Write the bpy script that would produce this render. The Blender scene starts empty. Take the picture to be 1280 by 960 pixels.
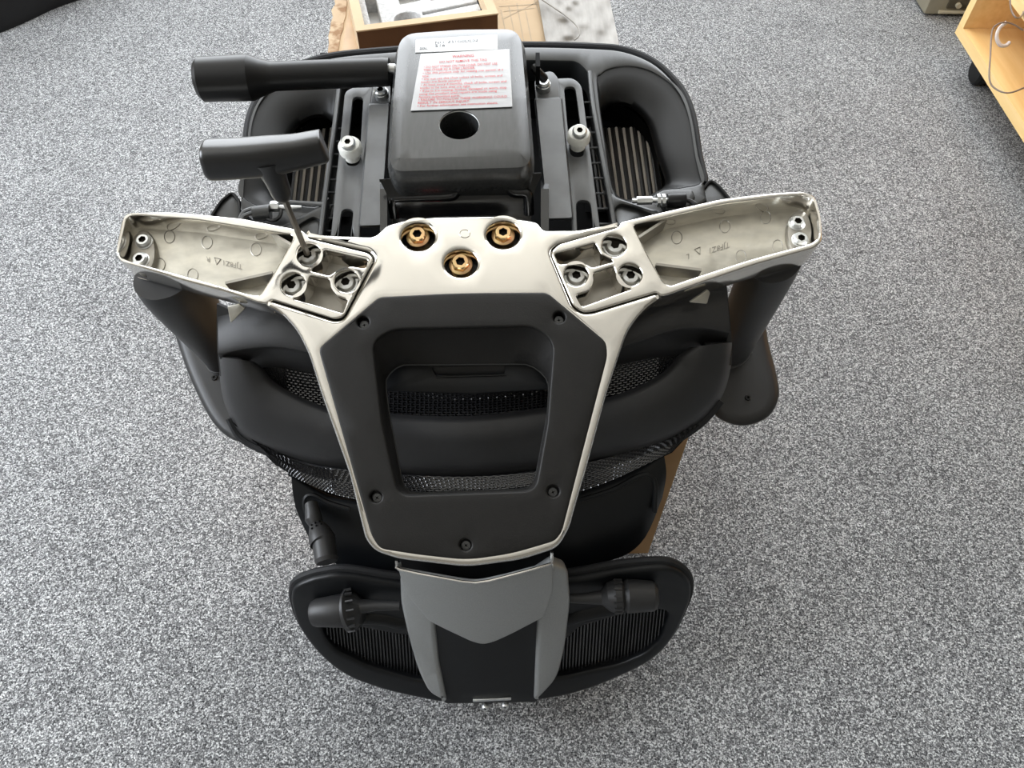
import bpy, bmesh, math, random
from mathutils import Vector, Matrix, Quaternion
from mathutils.geometry import delaunay_2d_cdt
random.seed(4)
scene = bpy.context.scene
COL = scene.collection

# ------------------------------------------------------------------ camera
CAM_H, PITCH, FPX = 0.98, math.radians(54.0), 960.0
cam_data = bpy.data.cameras.new('camera')
cam_data.sensor_width = 36.0
cam_data.lens = FPX / 1280.0 * 36.0
cam_data.clip_start = 0.02
cam = bpy.data.objects.new('camera', cam_data)
COL.objects.link(cam)
cam.location = (0, 0, CAM_H)
cam.rotation_euler = (math.pi / 2 - PITCH, 0, 0)
scene.camera = cam

# ------------------------------------------------------------------ world, windows' daylight, exposure
world = bpy.data.worlds.new('world')
scene.world = world
world.use_nodes = True
world.node_tree.nodes['Background'].inputs['Color'].default_value = (0.80, 0.88, 1.0, 1)
world.node_tree.nodes['Background'].inputs['Strength'].default_value = 1.0

def area_light(name, loc, rot, sx, sy, power, color):
    d = bpy.data.lights.new(name, 'AREA')
    d.shape = 'RECTANGLE'; d.size = sx; d.size_y = sy
    d.energy = power; d.color = color
    o = bpy.data.objects.new(name, d); COL.objects.link(o)
    o.location = loc; o.rotation_euler = rot
    return o
WIN_FAR = (-1.6, 1.4, 0.60, 2.75)      # x0 x1 z0 z1 in the far wall
WIN_LEFT = (-0.5, 1.2, 0.95, 2.3)      # y0 y1 z0 z1 in the left wall
ROOM = (-2.4, 2.8, -2.3, 2.45, 2.85)    # x0 x1 y0 y1 height
area_light('window_daylight_far', ((WIN_FAR[0]+WIN_FAR[1])/2, ROOM[3]+0.02, (WIN_FAR[2]+WIN_FAR[3])/2),
           (math.radians(-90), 0, 0), WIN_FAR[1]-WIN_FAR[0], WIN_FAR[3]-WIN_FAR[2], 112, (0.95, 0.98, 1.0))
area_light('window_daylight_left', (ROOM[0]-0.02, (WIN_LEFT[0]+WIN_LEFT[1])/2, (WIN_LEFT[2]+WIN_LEFT[3])/2),
           (0, math.radians(-90), 0), WIN_LEFT[3]-WIN_LEFT[2], WIN_LEFT[1]-WIN_LEFT[0], 98, (0.88, 0.93, 1.0))
vs = scene.view_settings
vs.view_transform = 'Standard'
vs.look = 'None'
vs.exposure = 0.08
vs.gamma = 1.0
vs.use_curve_mapping = False

# ------------------------------------------------------------------ materials
def lin(c):
    return tuple(((v/255)/12.92 if v/255 <= 0.04045 else ((v/255+0.055)/1.055)**2.4) for v in c) + (1.0,)

def mat(name, col, rough=0.5, metal=0.0, col2=None, nscale=40.0, lo=0.35, hi=0.65, bump=0.0, bscale=400.0,
        bdist=0.001, coat=0.0, spec=0.5, detail=3.0, rough2=None, stretch=None, transmission=0.0, alpha=1.0):
    m = bpy.data.materials.new(name); m.use_nodes = True
    nt = m.node_tree; b = nt.nodes['Principled BSDF']
    b.inputs['Base Color'].default_value = lin(col)
    b.inputs['Roughness'].default_value = rough
    b.inputs['Metallic'].default_value = metal
    b.inputs['Specular IOR Level'].default_value = spec
    b.inputs['Coat Weight'].default_value = coat
    b.inputs['Coat Roughness'].default_value = 0.15
    b.inputs['Transmission Weight'].default_value = transmission
    b.inputs['Alpha'].default_value = alpha
    tc = nt.nodes.new('ShaderNodeTexCoord')
    vec = tc.outputs['Object']
    if stretch:
        mp = nt.nodes.new('ShaderNodeMapping'); mp.inputs['Scale'].default_value = stretch
        nt.links.new(vec, mp.inputs['Vector']); vec = mp.outputs['Vector']
    n = nt.nodes.new('ShaderNodeTexNoise')
    n.inputs['Scale'].default_value = nscale; n.inputs['Detail'].default_value = detail
    nt.links.new(vec, n.inputs['Vector'])
    r = nt.nodes.new('ShaderNodeValToRGB')
    c2 = col2 or tuple(min(255, v*1.06+1) for v in col)
    r.color_ramp.elements[0].position = lo; r.color_ramp.elements[0].color = lin(col)
    r.color_ramp.elements[1].position = hi; r.color_ramp.elements[1].color = lin(c2)
    nt.links.new(n.outputs['Fac'], r.inputs['Fac'])
    nt.links.new(r.outputs['Color'], b.inputs['Base Color'])
    if rough2 is not None:
        mr = nt.nodes.new('ShaderNodeMapRange')
        mr.inputs['To Min'].default_value = rough; mr.inputs['To Max'].default_value = rough2
        mr.inputs['From Min'].default_value = lo; mr.inputs['From Max'].default_value = hi
        nt.links.new(n.outputs['Fac'], mr.inputs['Value']); nt.links.new(mr.outputs['Result'], b.inputs['Roughness'])
    if bump:
        n2 = nt.nodes.new('ShaderNodeTexNoise'); n2.inputs['Scale'].default_value = bscale
        n2.inputs['Detail'].default_value = 2.0
        nt.links.new(tc.outputs['Object'], n2.inputs['Vector'])
        bp = nt.nodes.new('ShaderNodeBump'); bp.inputs['Strength'].default_value = bump
        bp.inputs['Distance'].default_value = bdist
        nt.links.new(n2.outputs['Fac'], bp.inputs['Height']); nt.links.new(bp.outputs['Normal'], b.inputs['Normal'])
    return m

M = {}
M['panel'] = mat('black_grained_plastic', (26, 25, 24), 0.50, bump=0.25, bscale=900, bdist=0.0006, spec=0.32)
M['shell'] = mat('black_moulded_plastic', (42, 42, 43), 0.45, bump=0.2, bscale=1100, bdist=0.0005, spec=0.5)
M['rear'] = mat('black_satin_plastic', (15, 17, 20), 0.40, spec=0.36)
M['black'] = mat('black_plastic', (13, 13, 14), 0.38, spec=0.4)
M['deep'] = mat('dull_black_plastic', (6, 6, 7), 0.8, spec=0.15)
M['gloss'] = mat('black_painted_steel', (14, 14, 15), 0.22, spec=0.45, coat=0.2)
M['cover'] = mat('dark_grey_satin_cover', (48, 49, 49), 0.27, nscale=300, col2=(54, 55, 55), spec=0.8, stretch=(1, 0.1, 1))
M['rail'] = mat('grey_painted_steel', (92, 93, 94), 0.34, metal=0.35, nscale=30, col2=(104, 105, 106), rough2=0.42)
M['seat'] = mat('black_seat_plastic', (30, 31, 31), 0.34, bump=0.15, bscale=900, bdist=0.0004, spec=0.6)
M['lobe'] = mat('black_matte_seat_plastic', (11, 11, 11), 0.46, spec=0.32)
M['chrome'] = mat('polished_aluminium', (222, 219, 213), 0.11, 1.0, col2=(232, 229, 223), nscale=9, rough2=0.17)
M['cast'] = mat('cast_aluminium', (186, 183, 174), 0.34, 1.0, col2=(214, 210, 198), nscale=26, detail=6, rough2=0.46,
                bump=0.25, bscale=70, bdist=0.002, stretch=(1, 2.5, 1))
M['pocket'] = mat('raw_cast_pocket', (150, 146, 138), 0.45, 1.0, col2=(172, 168, 160), nscale=40)
M['zinc'] = mat('zinc_plated_steel', (218, 220, 220), 0.32, 1.0, nscale=200)
M['brass'] = mat('yellow_zinc_steel', (214, 190, 138), 0.26, 1.0, col2=(206, 160, 122), nscale=70)
M['socket'] = mat('dark_socket', (40, 36, 30), 0.5, 0.6)
M['red'] = mat('red_paint', (150, 14, 22), 0.45)
M['silverp'] = mat('silver_grey_plastic', (158, 160, 160), 0.40, metal=0.45, nscale=900, col2=(166, 168, 168), spec=0.6)
M['nylon'] = mat('white_nylon', (226, 226, 220), 0.35, spec=0.4)
M['thread'] = mat('black_glossy_yarn', (38, 38, 40), 0.2, spec=1.0)
M['seatyarn'] = mat('dark_elastic_yarn', (26, 25, 25), 0.4, spec=0.6)
M['paleyarn'] = mat('pale_glossy_yarn', (196, 190, 182), 0.35, spec=0.6)
M['paper'] = mat('label_paper', (196, 196, 197), 0.6, nscale=60, col2=(204, 204, 205), spec=0.25)
M['foil'] = mat('pale_foil_sticker', (196, 197, 197), 0.35, 0.1)
M['redink'] = mat('red_ink', (190, 44, 48), 0.6)
M['greyink'] = mat('grey_ink', (70, 70, 76), 0.6)
M['card'] = mat('corrugated_cardboard', (176, 140, 100), 0.85, col2=(188, 152, 112), nscale=14, bump=0.15, bscale=120, spec=0.2)
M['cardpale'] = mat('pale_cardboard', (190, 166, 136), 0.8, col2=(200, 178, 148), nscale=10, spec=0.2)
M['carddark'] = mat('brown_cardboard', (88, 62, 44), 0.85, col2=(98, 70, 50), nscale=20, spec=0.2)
M['cardwhite'] = mat('torn_card_ply', (196, 174, 146), 0.9, col2=(150, 118, 88), nscale=50, lo=0.45, hi=0.6)
M['tape'] = mat('clear_packing_tape', (176, 146, 110), 0.3, spec=0.3)
M['foam'] = mat('white_foam', (206, 206, 206), 0.9, col2=(184, 184, 184), nscale=220, bump=0.5, bscale=350, bdist=0.002)
M['foamgrey'] = mat('grey_tool_insert', (196, 194, 190), 0.6)
M['film'] = mat('milky_plastic_film', (138, 134, 128), 0.45, col2=(152, 148, 142), nscale=18, stretch=(6, 1, 1), bump=0.4, bscale=30, bdist=0.003, spec=0.3)
M['print'] = mat('grey_print', (170, 152, 128), 0.8)
M['wood'] = mat('beech_laminate', (226, 182, 118), 0.42, col2=(236, 196, 134), nscale=5, stretch=(14, 1.2, 14), detail=6)
M['woodedge'] = mat('beech_edge_band', (240, 204, 140), 0.4, col2=(244, 210, 150), nscale=5, stretch=(14, 1.2, 14))
M['beige'] = mat('beige_grey_casing', (140, 134, 116), 0.45, nscale=30)
M['beigelight'] = mat('pale_casing_trim', (178, 170, 148), 0.4)
M['beigedark'] = mat('dark_casing_slot', (74, 68, 54), 0.6)
M['bag'] = mat('black_nylon_fabric', (24, 25, 28), 0.7, bump=0.4, bscale=700)
M['cable'] = mat('grey_cable_sheath', (120, 104, 92), 0.4)
M['whitecable'] = mat('white_cable_sheath', (206, 196, 190), 0.35)
M['toolhandle'] = mat('black_tool_plastic', (20, 20, 21), 0.34, spec=0.8, bump=0.1, bscale=600, bdist=0.0004)
M['toolsteel'] = mat('grey_tool_steel', (150, 144, 136), 0.28, 1.0)
M['wall'] = mat('warm_white_paint', (192, 186, 174), 0.9, spec=0.2, nscale=3)
M['ceil'] = mat('white_ceiling_paint', (212, 207, 197), 0.95, spec=0.1, nscale=3)
M['dimwall'] = mat('bounce_cutting_grey_paint', (128, 124, 116), 0.9, spec=0.2, nscale=3)  # made darker on the unseen front and right walls to cut bounced light
M['pvc'] = mat('white_window_frame', (236, 236, 234), 0.4)

def carpet_material():
    m = bpy.data.materials.new('grey_loop_carpet'); m.use_nodes = True
    nt = m.node_tree; b = nt.nodes['Principled BSDF']
    b.inputs['Roughness'].default_value = 0.95; b.inputs['Specular IOR Level'].default_value = 0.15
    tc = nt.nodes.new('ShaderNodeTexCoord')
    def noise(scale, detail, rough=0.6):
        n = nt.nodes.new('ShaderNodeTexNoise'); n.inputs['Scale'].default_value = scale
        n.inputs['Detail'].default_value = detail; n.inputs['Roughness'].default_value = rough
        nt.links.new(tc.outputs['Object'], n.inputs['Vector']); return n.outputs['Fac']
    def math_(op, a, bb):
        n = nt.nodes.new('ShaderNodeMath'); n.operation = op
        for i, v in enumerate((a, bb)):
            if isinstance(v, float): n.inputs[i].default_value = v
            else: nt.links.new(v, n.inputs[i])
        return n.outputs[0]
    fine = noise(520.0, 2.0)
    mid = noise(90.0, 2.0)
    big = noise(7.0, 2.0)
    v = nt.nodes.new('ShaderNodeTexVoronoi'); v.inputs['Scale'].default_value = 430.0
    nt.links.new(tc.outputs['Object'], v.inputs['Vector'])
    sep = nt.nodes.new('ShaderNodeSeparateColor'); nt.links.new(v.outputs['Color'], sep.inputs[0])
    a = math_('MULTIPLY', fine, 0.72)
    a = math_('ADD', a, math_('MULTIPLY', sep.outputs[0], 0.20))
    a = math_('ADD', a, math_('MULTIPLY', mid, 0.05))
    a = math_('ADD', a, math_('MULTIPLY', big, 0.05))
    r = nt.nodes.new('ShaderNodeValToRGB')
    e = r.color_ramp.elements
    e[0].position = 0.33; e[0].color = lin((36, 37, 39))
    e[1].position = 0.70; e[1].color = lin((238, 240, 241))
    x = e.new(0.515); x.color = lin((126, 127, 129))
    nt.links.new(a, r.inputs['Fac']); nt.links.new(r.outputs['Color'], b.inputs['Base Color'])
    bp = nt.nodes.new('ShaderNodeBump'); bp.inputs['Strength'].default_value = 0.55; bp.inputs['Distance'].default_value = 0.004
    nt.links.new(fine, bp.inputs['Height']); nt.links.new(bp.outputs['Normal'], b.inputs['Normal'])
    return m
M['carpet'] = carpet_material()

# ------------------------------------------------------------------ photograph pixel -> place in the room
CP, SP = math.cos(PITCH), math.sin(PITCH)
EYE = Vector((0, 0, CAM_H))
def ray(px, py):
    u = (480 - py) / FPX
    return Vector(((px - 640) / FPX, CP + u*SP, -SP + u*CP))
def at_z(px, py, z):
    d = ray(px, py); return EYE + d * ((z - CAM_H) / d.z)
def at_t(px, py, t):
    return EYE + ray(px, py) * t
TILT = math.tan(math.radians(11))
def plane_b(h):                         # planes parallel to the tipped-over seat
    def f(px, py):
        d = ray(px, py)
        return (0.48 - h + TILT*0.445) / (TILT*d.y - d.z)
    return f
def level(z):
    def f(px, py): return (z - CAM_H) / ray(px, py).z
    return f
S1, S2 = math.tan(math.radians(11)), math.tan(math.radians(30))
def frame_z(y):                         # the bent back frame: nearly level, then sloping down to the headrest
    d = y - 0.445; w = 0.05
    k = 0.5*(S1+S2)*d + 0.5*(S1-S2)*(math.sqrt(d*d + w*w) - w)
    return CAM_H - 0.48 + k
def frame_s(off=0.0):
    def f(px, py):
        d = ray(px, py); t = 0.64
        for _ in range(12):
            e = CAM_H + d.z*t - frame_z(d.y*t) - off
            y = d.y*t
            g = d.z - d.y*(frame_z(y+1e-4)-frame_z(y-1e-4))/2e-4
            t -= e/g
        return t
    return f
def const(t0, kx=0.0, cx=590.0, ky=0.0, cy=500.0, hw=320.0):
    def f(px, py): return t0 + kx*((px-cx)/hw)**2 + ky*(py-cy)/100.0
    return f
def sp(surf, px, py, h=0.0):
    p = at_t(px, py, surf(px, py))
    if h == 0.0: return p
    return p + sn(surf, px, py)*h
def sn(surf, px, py):
    a = at_t(px+1, py, surf(px+1, py)) - at_t(px-1, py, surf(px-1, py))
    b = at_t(px, py-1, surf(px, py-1)) - at_t(px, py+1, surf(px, py+1))
    n = a.cross(b).normalized()
    return n if n.dot(ray(px, py)) < 0 else -n

# ------------------------------------------------------------------ object helpers
ORIGIN = {}
def world_origin(o):
    return ORIGIN.get(o.name, Vector((0, 0, 0))) if o else Vector((0, 0, 0))
def empty(name, loc, label=None, cat=None, group=None):
    o = bpy.data.objects.new(name, None); COL.objects.link(o)
    o.location = loc; o.empty_display_size = 0.05; ORIGIN[o.name] = Vector(loc)
    if label: tag(o, label, cat, group)
    return o
def tag(o, label=None, cat=None, group=None, kind=None):
    if label: o['label'] = label
    if cat: o['category'] = cat
    if group: o['group'] = group
    if kind: o['kind'] = kind
    return o
def add(name, mesh, m, parent=None, label=None, kind=None, sharp=35):
    """link a mesh whose vertices are in world space as one object with its origin in its middle"""
    mesh.name = name
    if len(mesh.vertices):
        xs = [v.co for v in mesh.vertices]
        c = Vector([(min(p[i] for p in xs)+max(p[i] for p in xs))/2 for i in range(3)])
    else: c = Vector()
    mesh.transform(Matrix.Translation(-c))
    mesh.materials.clear(); mesh.materials.append(M[m] if isinstance(m, str) else m)
    mesh.shade_smooth()
    mesh.set_sharp_from_angle(angle=math.radians(sharp))
    o = bpy.data.objects.new(name, mesh); COL.objects.link(o)
    ORIGIN[o.name] = c
    o.parent = parent
    o.location = c - world_origin(parent)
    if label: o['label'] = label
    if kind: o['kind'] = kind
    return o
def place(name, mesh, m, loc, axis, parent, roll=0.0, label=None):
    """link a shared mesh (its own +Z) at a world place, +Z along axis"""
    if not mesh.materials: mesh.materials.append(M[m])
    o = bpy.data.objects.new(name, mesh); COL.objects.link(o)
    ORIGIN[o.name] = Vector(loc)
    o.parent = parent
    o.location = Vector(loc) - world_origin(parent)
    q = Vector((0, 0, 1)).rotation_difference(Vector(axis)) @ Quaternion((0, 0, 1), roll)
    o.rotation_mode = 'QUATERNION'; o.rotation_quaternion = q
    if label: o['label'] = label
    return o

def mesh_from(verts, faces):
    me = bpy.data.meshes.new('m'); me.from_pydata([tuple(v) for v in verts], [], faces)
    bm = bmesh.new(); bm.from_mesh(me)
    bmesh.ops.recalc_face_normals(bm, faces=bm.faces); bm.to_mesh(me); bm.free()
    return me
def join(*meshes):
    bm = bmesh.new()
    for me in meshes: bm.from_mesh(me)
    out = bpy.data.meshes.new('m'); bm.to_mesh(out); bm.free()
    for me in meshes: bpy.data.meshes.remove(me)
    return out

def rp(pts, r=4.0, n=5):
    """polygon with rounded corners"""
    out = []; L = len(pts)
    for i, p in enumerate(pts):
        rr = p[2] if len(p) > 2 else r
        a = Vector(pts[i-1][:2]); b = Vector(p[:2]); c = Vector(pts[(i+1) % L][:2])
        u, v = a-b, c-b
        k = min(rr, u.length*0.45, v.length*0.45)
        if k < 0.05: out.append(tuple(b)); continue
        s, e = b + u.normalized()*k, b + v.normalized()*k
        for j in range(n+1):
            t = j/n; out.append(tuple(s*(1-t)**2 + b*2*t*(1-t) + e*t*t))
    return out
def cr(pts, n=6, closed=True):
    """Catmull-Rom through the points (tuples or Vectors of any length)"""
    P = [Vector(p) for p in pts]; L = len(P); out = []
    segs = L if closed else L-1
    for i in range(segs):
        if closed: p0, p1, p2, p3 = P[i-1], P[i], P[(i+1) % L], P[(i+2) % L]
        else: p0, p1, p2, p3 = P[max(i-1, 0)], P[i], P[i+1], P[min(i+2, L-1)]
        for j in range(n):
            t = j/n
            out.append(0.5*((2*p1)+(p2-p0)*t+(2*p0-5*p1+4*p2-p3)*t*t+(3*p1-p0-3*p2+p3)*t**3))
    if not closed: out.append(P[-1].copy())
    return out
def circ(cx, cy, rx, ry=None, n=28):
    ry = rx if ry is None else ry
    return [(cx+rx*math.cos(2*math.pi*i/n), cy+ry*math.sin(2*math.pi*i/n)) for i in range(n)]

def inside(x, y, loops):
    c = False
    for L in loops:
        for i in range(len(L)):
            x1, y1 = L[i-1][0], L[i-1][1]; x2, y2 = L[i][0], L[i][1]
            if (y1 > y) != (y2 > y) and x < (x2-x1)*(y-y1)/(y2-y1)+x1: c = not c
    return c
def tidy(L):
    out = []
    for p in L:
        if not out or (Vector(p[:2])-Vector(out[-1])).length > 0.12: out.append((p[0], p[1]))
    while len(out) > 3 and (Vector(out[0])-Vector(out[-1])).length < 0.12: out.pop()
    return out
def plate_mesh(surf, outer, holes=(), th=0.01, bev=0.001, grid=0, h0=0.0, res=2, hbev=None):
    """solid plate with rounded edges and holes; its outline lies on surf, its front face h0 above it"""
    outer = tidy(outer); holes = [tidy(h) for h in holes]
    cx = sum(p[0] for p in outer)/len(outer); cy = sum(p[1] for p in outer)/len(outer)
    ppm = FPX / surf(cx, cy)
    bev = min(bev, th*0.49)
    loops = [outer]+holes
    prof = []                                        # (inset in metres, height) from the front face to the back face
    for k in range(res+1):
        a = math.pi/2*k/res; prof.append((bev*(1-math.sin(a)), -bev*(1-math.cos(a))))
    prof += [(q[0], -th-q[1]) for q in reversed(prof)]
    V = []; F = []; first = []
    for li, L in enumerate(loops):
        n = len(L); base = len(V); first.append(base)
        for ins, h in prof:
            d = ins*ppm*(hbev/bev if (li and hbev) else 1.0)
            for p in grow(L, -d if li == 0 else d): V.append((p[0], p[1], h+h0))
        for k in range(len(prof)-1):
            for i in range(n):
                j = (i+1) % n; F.append((base+k*n+i, base+k*n+j, base+(k+1)*n+j, base+(k+1)*n+i))
    for k in (0, len(prof)-1):
        pts = []; idx = []; edges = []; poly = []
        for li, L in enumerate(loops):
            n = len(L); s0 = len(pts); poly.append([])
            for i in range(n):
                g = first[li]+k*n+i; idx.append(g); pts.append(Vector(V[g][:2])); poly[-1].append(V[g])
                edges.append((s0+i, s0+(i+1) % n))
        hh = V[first[0]+k*len(loops[0])][2]
        if grid:
            xs = [p.x for p in pts]; ys = [p.y for p in pts]
            y = min(ys)+grid*0.5; odd = 0
            keep = [p.copy() for p in pts]
            while y < max(ys):
                x = min(xs)+grid*(0.25+0.5*odd); odd = 1-odd
                while x < max(xs):
                    if inside(x, y, poly) and min((p.x-x)**2+(p.y-y)**2 for p in keep) > (grid*0.3)**2:
                        idx.append(len(V)); V.append((x, y, hh)); pts.append(Vector((x, y)))
                    x += grid
                y += grid*0.87
        r = delaunay_2d_cdt(pts, edges, [], 0, 1e-7)
        vmap = []
        for co, orig in zip(r[0], r[3]):
            if orig: vmap.append(idx[orig[0]])
            else: vmap.append(len(V)); V.append((co.x, co.y, hh))
        for f in r[2]:
            c = sum((r[0][i] for i in f), Vector((0, 0)))/len(f)
            if inside(c.x, c.y, poly): F.append(tuple(vmap[i] for i in f))
    W = [sp(surf, v[0], v[1], v[2] if abs(v[2]) > 1e-9 else 1e-7) for v in V]
    return mesh_from(W, F)
def plate(name, surf, outer, m, parent, holes=(), th=0.01, bev=0.001, grid=0, h0=0.0, label=None, kind=None, res=2, sharp=35, hbev=None):
    return add(name, plate_mesh(surf, outer, holes, th, bev, grid, h0, res, hbev), m, parent, label, kind, sharp)

def stack_mesh(rings, cap0=True, cap1=True):
    """loft between closed rings of world points"""
    n = len(rings[0]); V = [p for r in rings for p in r]; F = []
    for k in range(len(rings)-1):
        for i in range(n):
            j = (i+1) % n
            F.append((k*n+i, k*n+j, (k+1)*n+j, (k+1)*n+i))
    if cap0: F.append(tuple(range(n))[::-1])
    if cap1: F.append(tuple(range((len(rings)-1)*n, len(rings)*n)))
    return mesh_from(V, F)
def ring(surf, pts, h=0.0): return [sp(surf, p[0], p[1], h) for p in pts]
def grow(pts, d):
    """push a pixel outline outward by d pixels"""
    A = sum(pts[i-1][0]*pts[i][1]-pts[i][0]*pts[i-1][1] for i in range(len(pts)))
    sg = 1 if A > 0 else -1; out = []
    for i, p in enumerate(pts):
        a, c = Vector(pts[i-1][:2]), Vector(pts[(i+1) % len(pts)][:2])
        t = (c-a)
        if t.length < 1e-6: out.append(tuple(p[:2])); continue
        t.normalize(); out.append((p[0]+sg*t.y*d, p[1]-sg*t.x*d))
    return out
def solid_loft(rows, th, nu=6, nv=6):
    """smooth sheet through rows of world points, given a thickness away from the eye"""
    R = [cr(r, nu, False) for r in rows]
    cols = [cr([r[i] for r in R], nv, False) for i in range(len(R[0]))]
    W, Hh = len(cols), len(cols[0]); V = []; F = []
    for i in range(W):
        for j in range(Hh): V.append(cols[i][j])
    N = []
    for i in range(W):
        for j in range(Hh):
            a = cols[min(i+1, W-1)][j]-cols[max(i-1, 0)][j]; b = cols[i][min(j+1, Hh-1)]-cols[i][max(j-1, 0)]
            n = a.cross(b)
            n = n.normalized() if n.length > 1e-12 else Vector((0, 0, 1))
            if n.dot(cols[i][j]-EYE) < 0: n = -n
            N.append(n)
    K = len(V); V += [V[i]+N[i]*th for i in range(K)]
    q = lambda i, j: i*Hh+j
    for i in range(W-1):
        for j in range(Hh-1):
            f = (q(i, j), q(i+1, j), q(i+1, j+1), q(i, j+1)); F.append(f); F.append(tuple(K+x for x in f[::-1]))
    edge = [q(i, 0) for i in range(W)]+[q(W-1, j) for j in range(1, Hh)]+[q(i, Hh-1) for i in range(W-2, -1, -1)]+[q(0, j) for j in range(Hh-2, 0, -1)]
    for a, b in zip(edge, edge[1:]+edge[:1]): F.append((a, b, K+b, K+a))
    return mesh_from(V, F)
def tube_mesh(pts, rad, seg=14, n=0, flat=1.0, up=None, power=2.0):
    """swept tube with caps; rad a number or one per point; n > 0 smooths the path"""
    P = [Vector(p) for p in pts]; R = list(rad) if hasattr(rad, '__len__') else [rad]*len(P)
    if n:
        Q = cr([tuple(p)+(r,) for p, r in zip(P, R)], n, False)
        P = [Vector(q[:3]) for q in Q]; R = [q[3] for q in Q]
    rings = []; ref = Vector(up) if up else None
    for i, p in enumerate(P):
        d = (P[min(i+1, len(P)-1)]-P[max(i-1, 0)]).normalized()
        if ref is None: ref = d.orthogonal()
        a = (ref - d*ref.dot(d)).normalized(); b = d.cross(a); ref = a
        rr = []
        for k in range(seg):
            c_, s_ = math.cos(2*math.pi*k/seg), math.sin(2*math.pi*k/seg)
            q = (abs(c_)**power+abs(s_)**power)**(-1.0/power)
            rr.append(p + a*(R[i]*q*c_) + b*(R[i]*q*flat*s_))
        rings.append(rr)
    return stack_mesh(rings)
def box_mesh(x0, x1, y0, y1, z0, z1, bev=0.0):
    V = [(x, y, z) for x in (x0, x1) for y in (y0, y1) for z in (z0, z1)]
    F = [(0, 1, 3, 2), (4, 6, 7, 5), (0, 4, 5, 1), (2, 3, 7, 6), (0, 2, 6, 4), (1, 5, 7, 3)]
    me = mesh_from(V, F)
    if bev:
        bm = bmesh.new(); bm.from_mesh(me)
        bmesh.ops.bevel(bm, geom=bm.edges[:], offset=bev, segments=2, affect='EDGES', profile=0.5)
        bm.to_mesh(me); bm.free()
    return me
def obox_mesh(c, ax, ay, az):
    """box round centre c with half-axes ax, ay, az"""
    V = [c+ax*i+ay*j+az*k for i in (-1, 1) for j in (-1, 1) for k in (-1, 1)]
    return mesh_from(V, [(0, 1, 3, 2), (4, 6, 7, 5), (0, 4, 5, 1), (2, 3, 7, 6), (0, 2, 6, 4), (1, 5, 7, 3)])
def head_mesh(name, rings, seg=24, mats=None):
    """fastener about +Z from rings (shape, radius, z[, material]); shapes: c circle, h hexagon, x cross"""
    V = []; F = []; MI = []
    def rad(shape, r, a):
        if shape == 'h': return r*math.cos(math.pi/6)/math.cos((a % (math.pi/3))-math.pi/6)
        if shape == 'x':
            d = (a+math.pi/4) % (math.pi/2)-math.pi/4
            return r if abs(d) < 0.2 else r*0.32
        return r
    for rr in rings:
        for k in range(seg):
            a = 2*math.pi*k/seg; q = rad(rr[0], rr[1], a)
            V.append((q*math.cos(a), q*math.sin(a), rr[2]))
    for i in range(len(rings)-1):
        for k in range(seg):
            j = (k+1) % seg; F.append((i*seg+k, i*seg+j, (i+1)*seg+j, (i+1)*seg+k))
            MI.append(rings[i+1][3] if len(rings[i+1]) > 3 else 0)
    F.append(tuple(range((len(rings)-1)*seg, len(rings)*seg))); MI.append(rings[-1][3] if len(rings[-1]) > 3 else 0)
    F.append(tuple(range(seg))[::-1]); MI.append(0)
    me = bpy.data.meshes.new(name); me.from_pydata(V, [], F)
    for m in mats: me.materials.append(M[m])
    for p, i in zip(me.polygons, MI): p.material_index = i
    bm = bmesh.new(); bm.from_mesh(me); bmesh.ops.recalc_face_normals(bm, faces=bm.faces); bm.to_mesh(me); bm.free()
    me.shade_smooth(); me.set_sharp_from_angle(angle=math.radians(30))
    return me
def text_mesh(txt, size=1.0, align='LEFT'):
    cu = bpy.data.curves.new('t', 'FONT'); cu.body = txt; cu.size = size; cu.align_x = align; cu.offset = 0.002
    cu.resolution_u = 2
    o = bpy.data.objects.new('tmp', cu); COL.objects.link(o)
    me = bpy.data.meshes.new_from_object(o)
    bpy.data.objects.remove(o); bpy.data.curves.remove(cu)
    return me
def warp(me, fn):
    for v in me.vertices: v.co = fn(v.co.x, v.co.y)
    me.update(); return me
def ribbons(lines, width, amp=0.0, phase=0):
    """threads: each line a list of (point, normal, side) -> tented strips"""
    V = []; F = []
    for li, line in enumerate(lines):
        base = len(V)
        for k, (p, n, s) in enumerate(line):
            o = amp*(1 if (k+li+phase) % 2 else -1)
            V += [p - s*width/2 + n*o, p + n*(o+width*0.35), p + s*width/2 + n*o]
        for k in range(len(line)-1):
            b = base+3*k
            F += [(b, b+1, b+4, b+3), (b+1, b+2, b+5, b+4)]
    me = bpy.data.meshes.new('m'); me.from_pydata([tuple(v) for v in V], [], F)
    return me
def patch(rows, surf):
    """u,v in 0..1 -> (point, normal); rows of pixel polylines, v runs from the first to the last"""
    R = [cr([tuple(p) for p in r], 8, False) for r in rows]
    def lerp(r, u):
        x = u*(len(r)-1); i = min(int(x), len(r)-2); return r[i].lerp(r[i+1], x-i)
    def f(u, v):
        x = v*(len(R)-1); i = min(int(x), len(R)-2)
        q = lerp(R[i], u).lerp(lerp(R[i+1], u), x-i)
        return sp(surf, q[0], q[1]), sn(surf, q[0], q[1])
    return f
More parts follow.
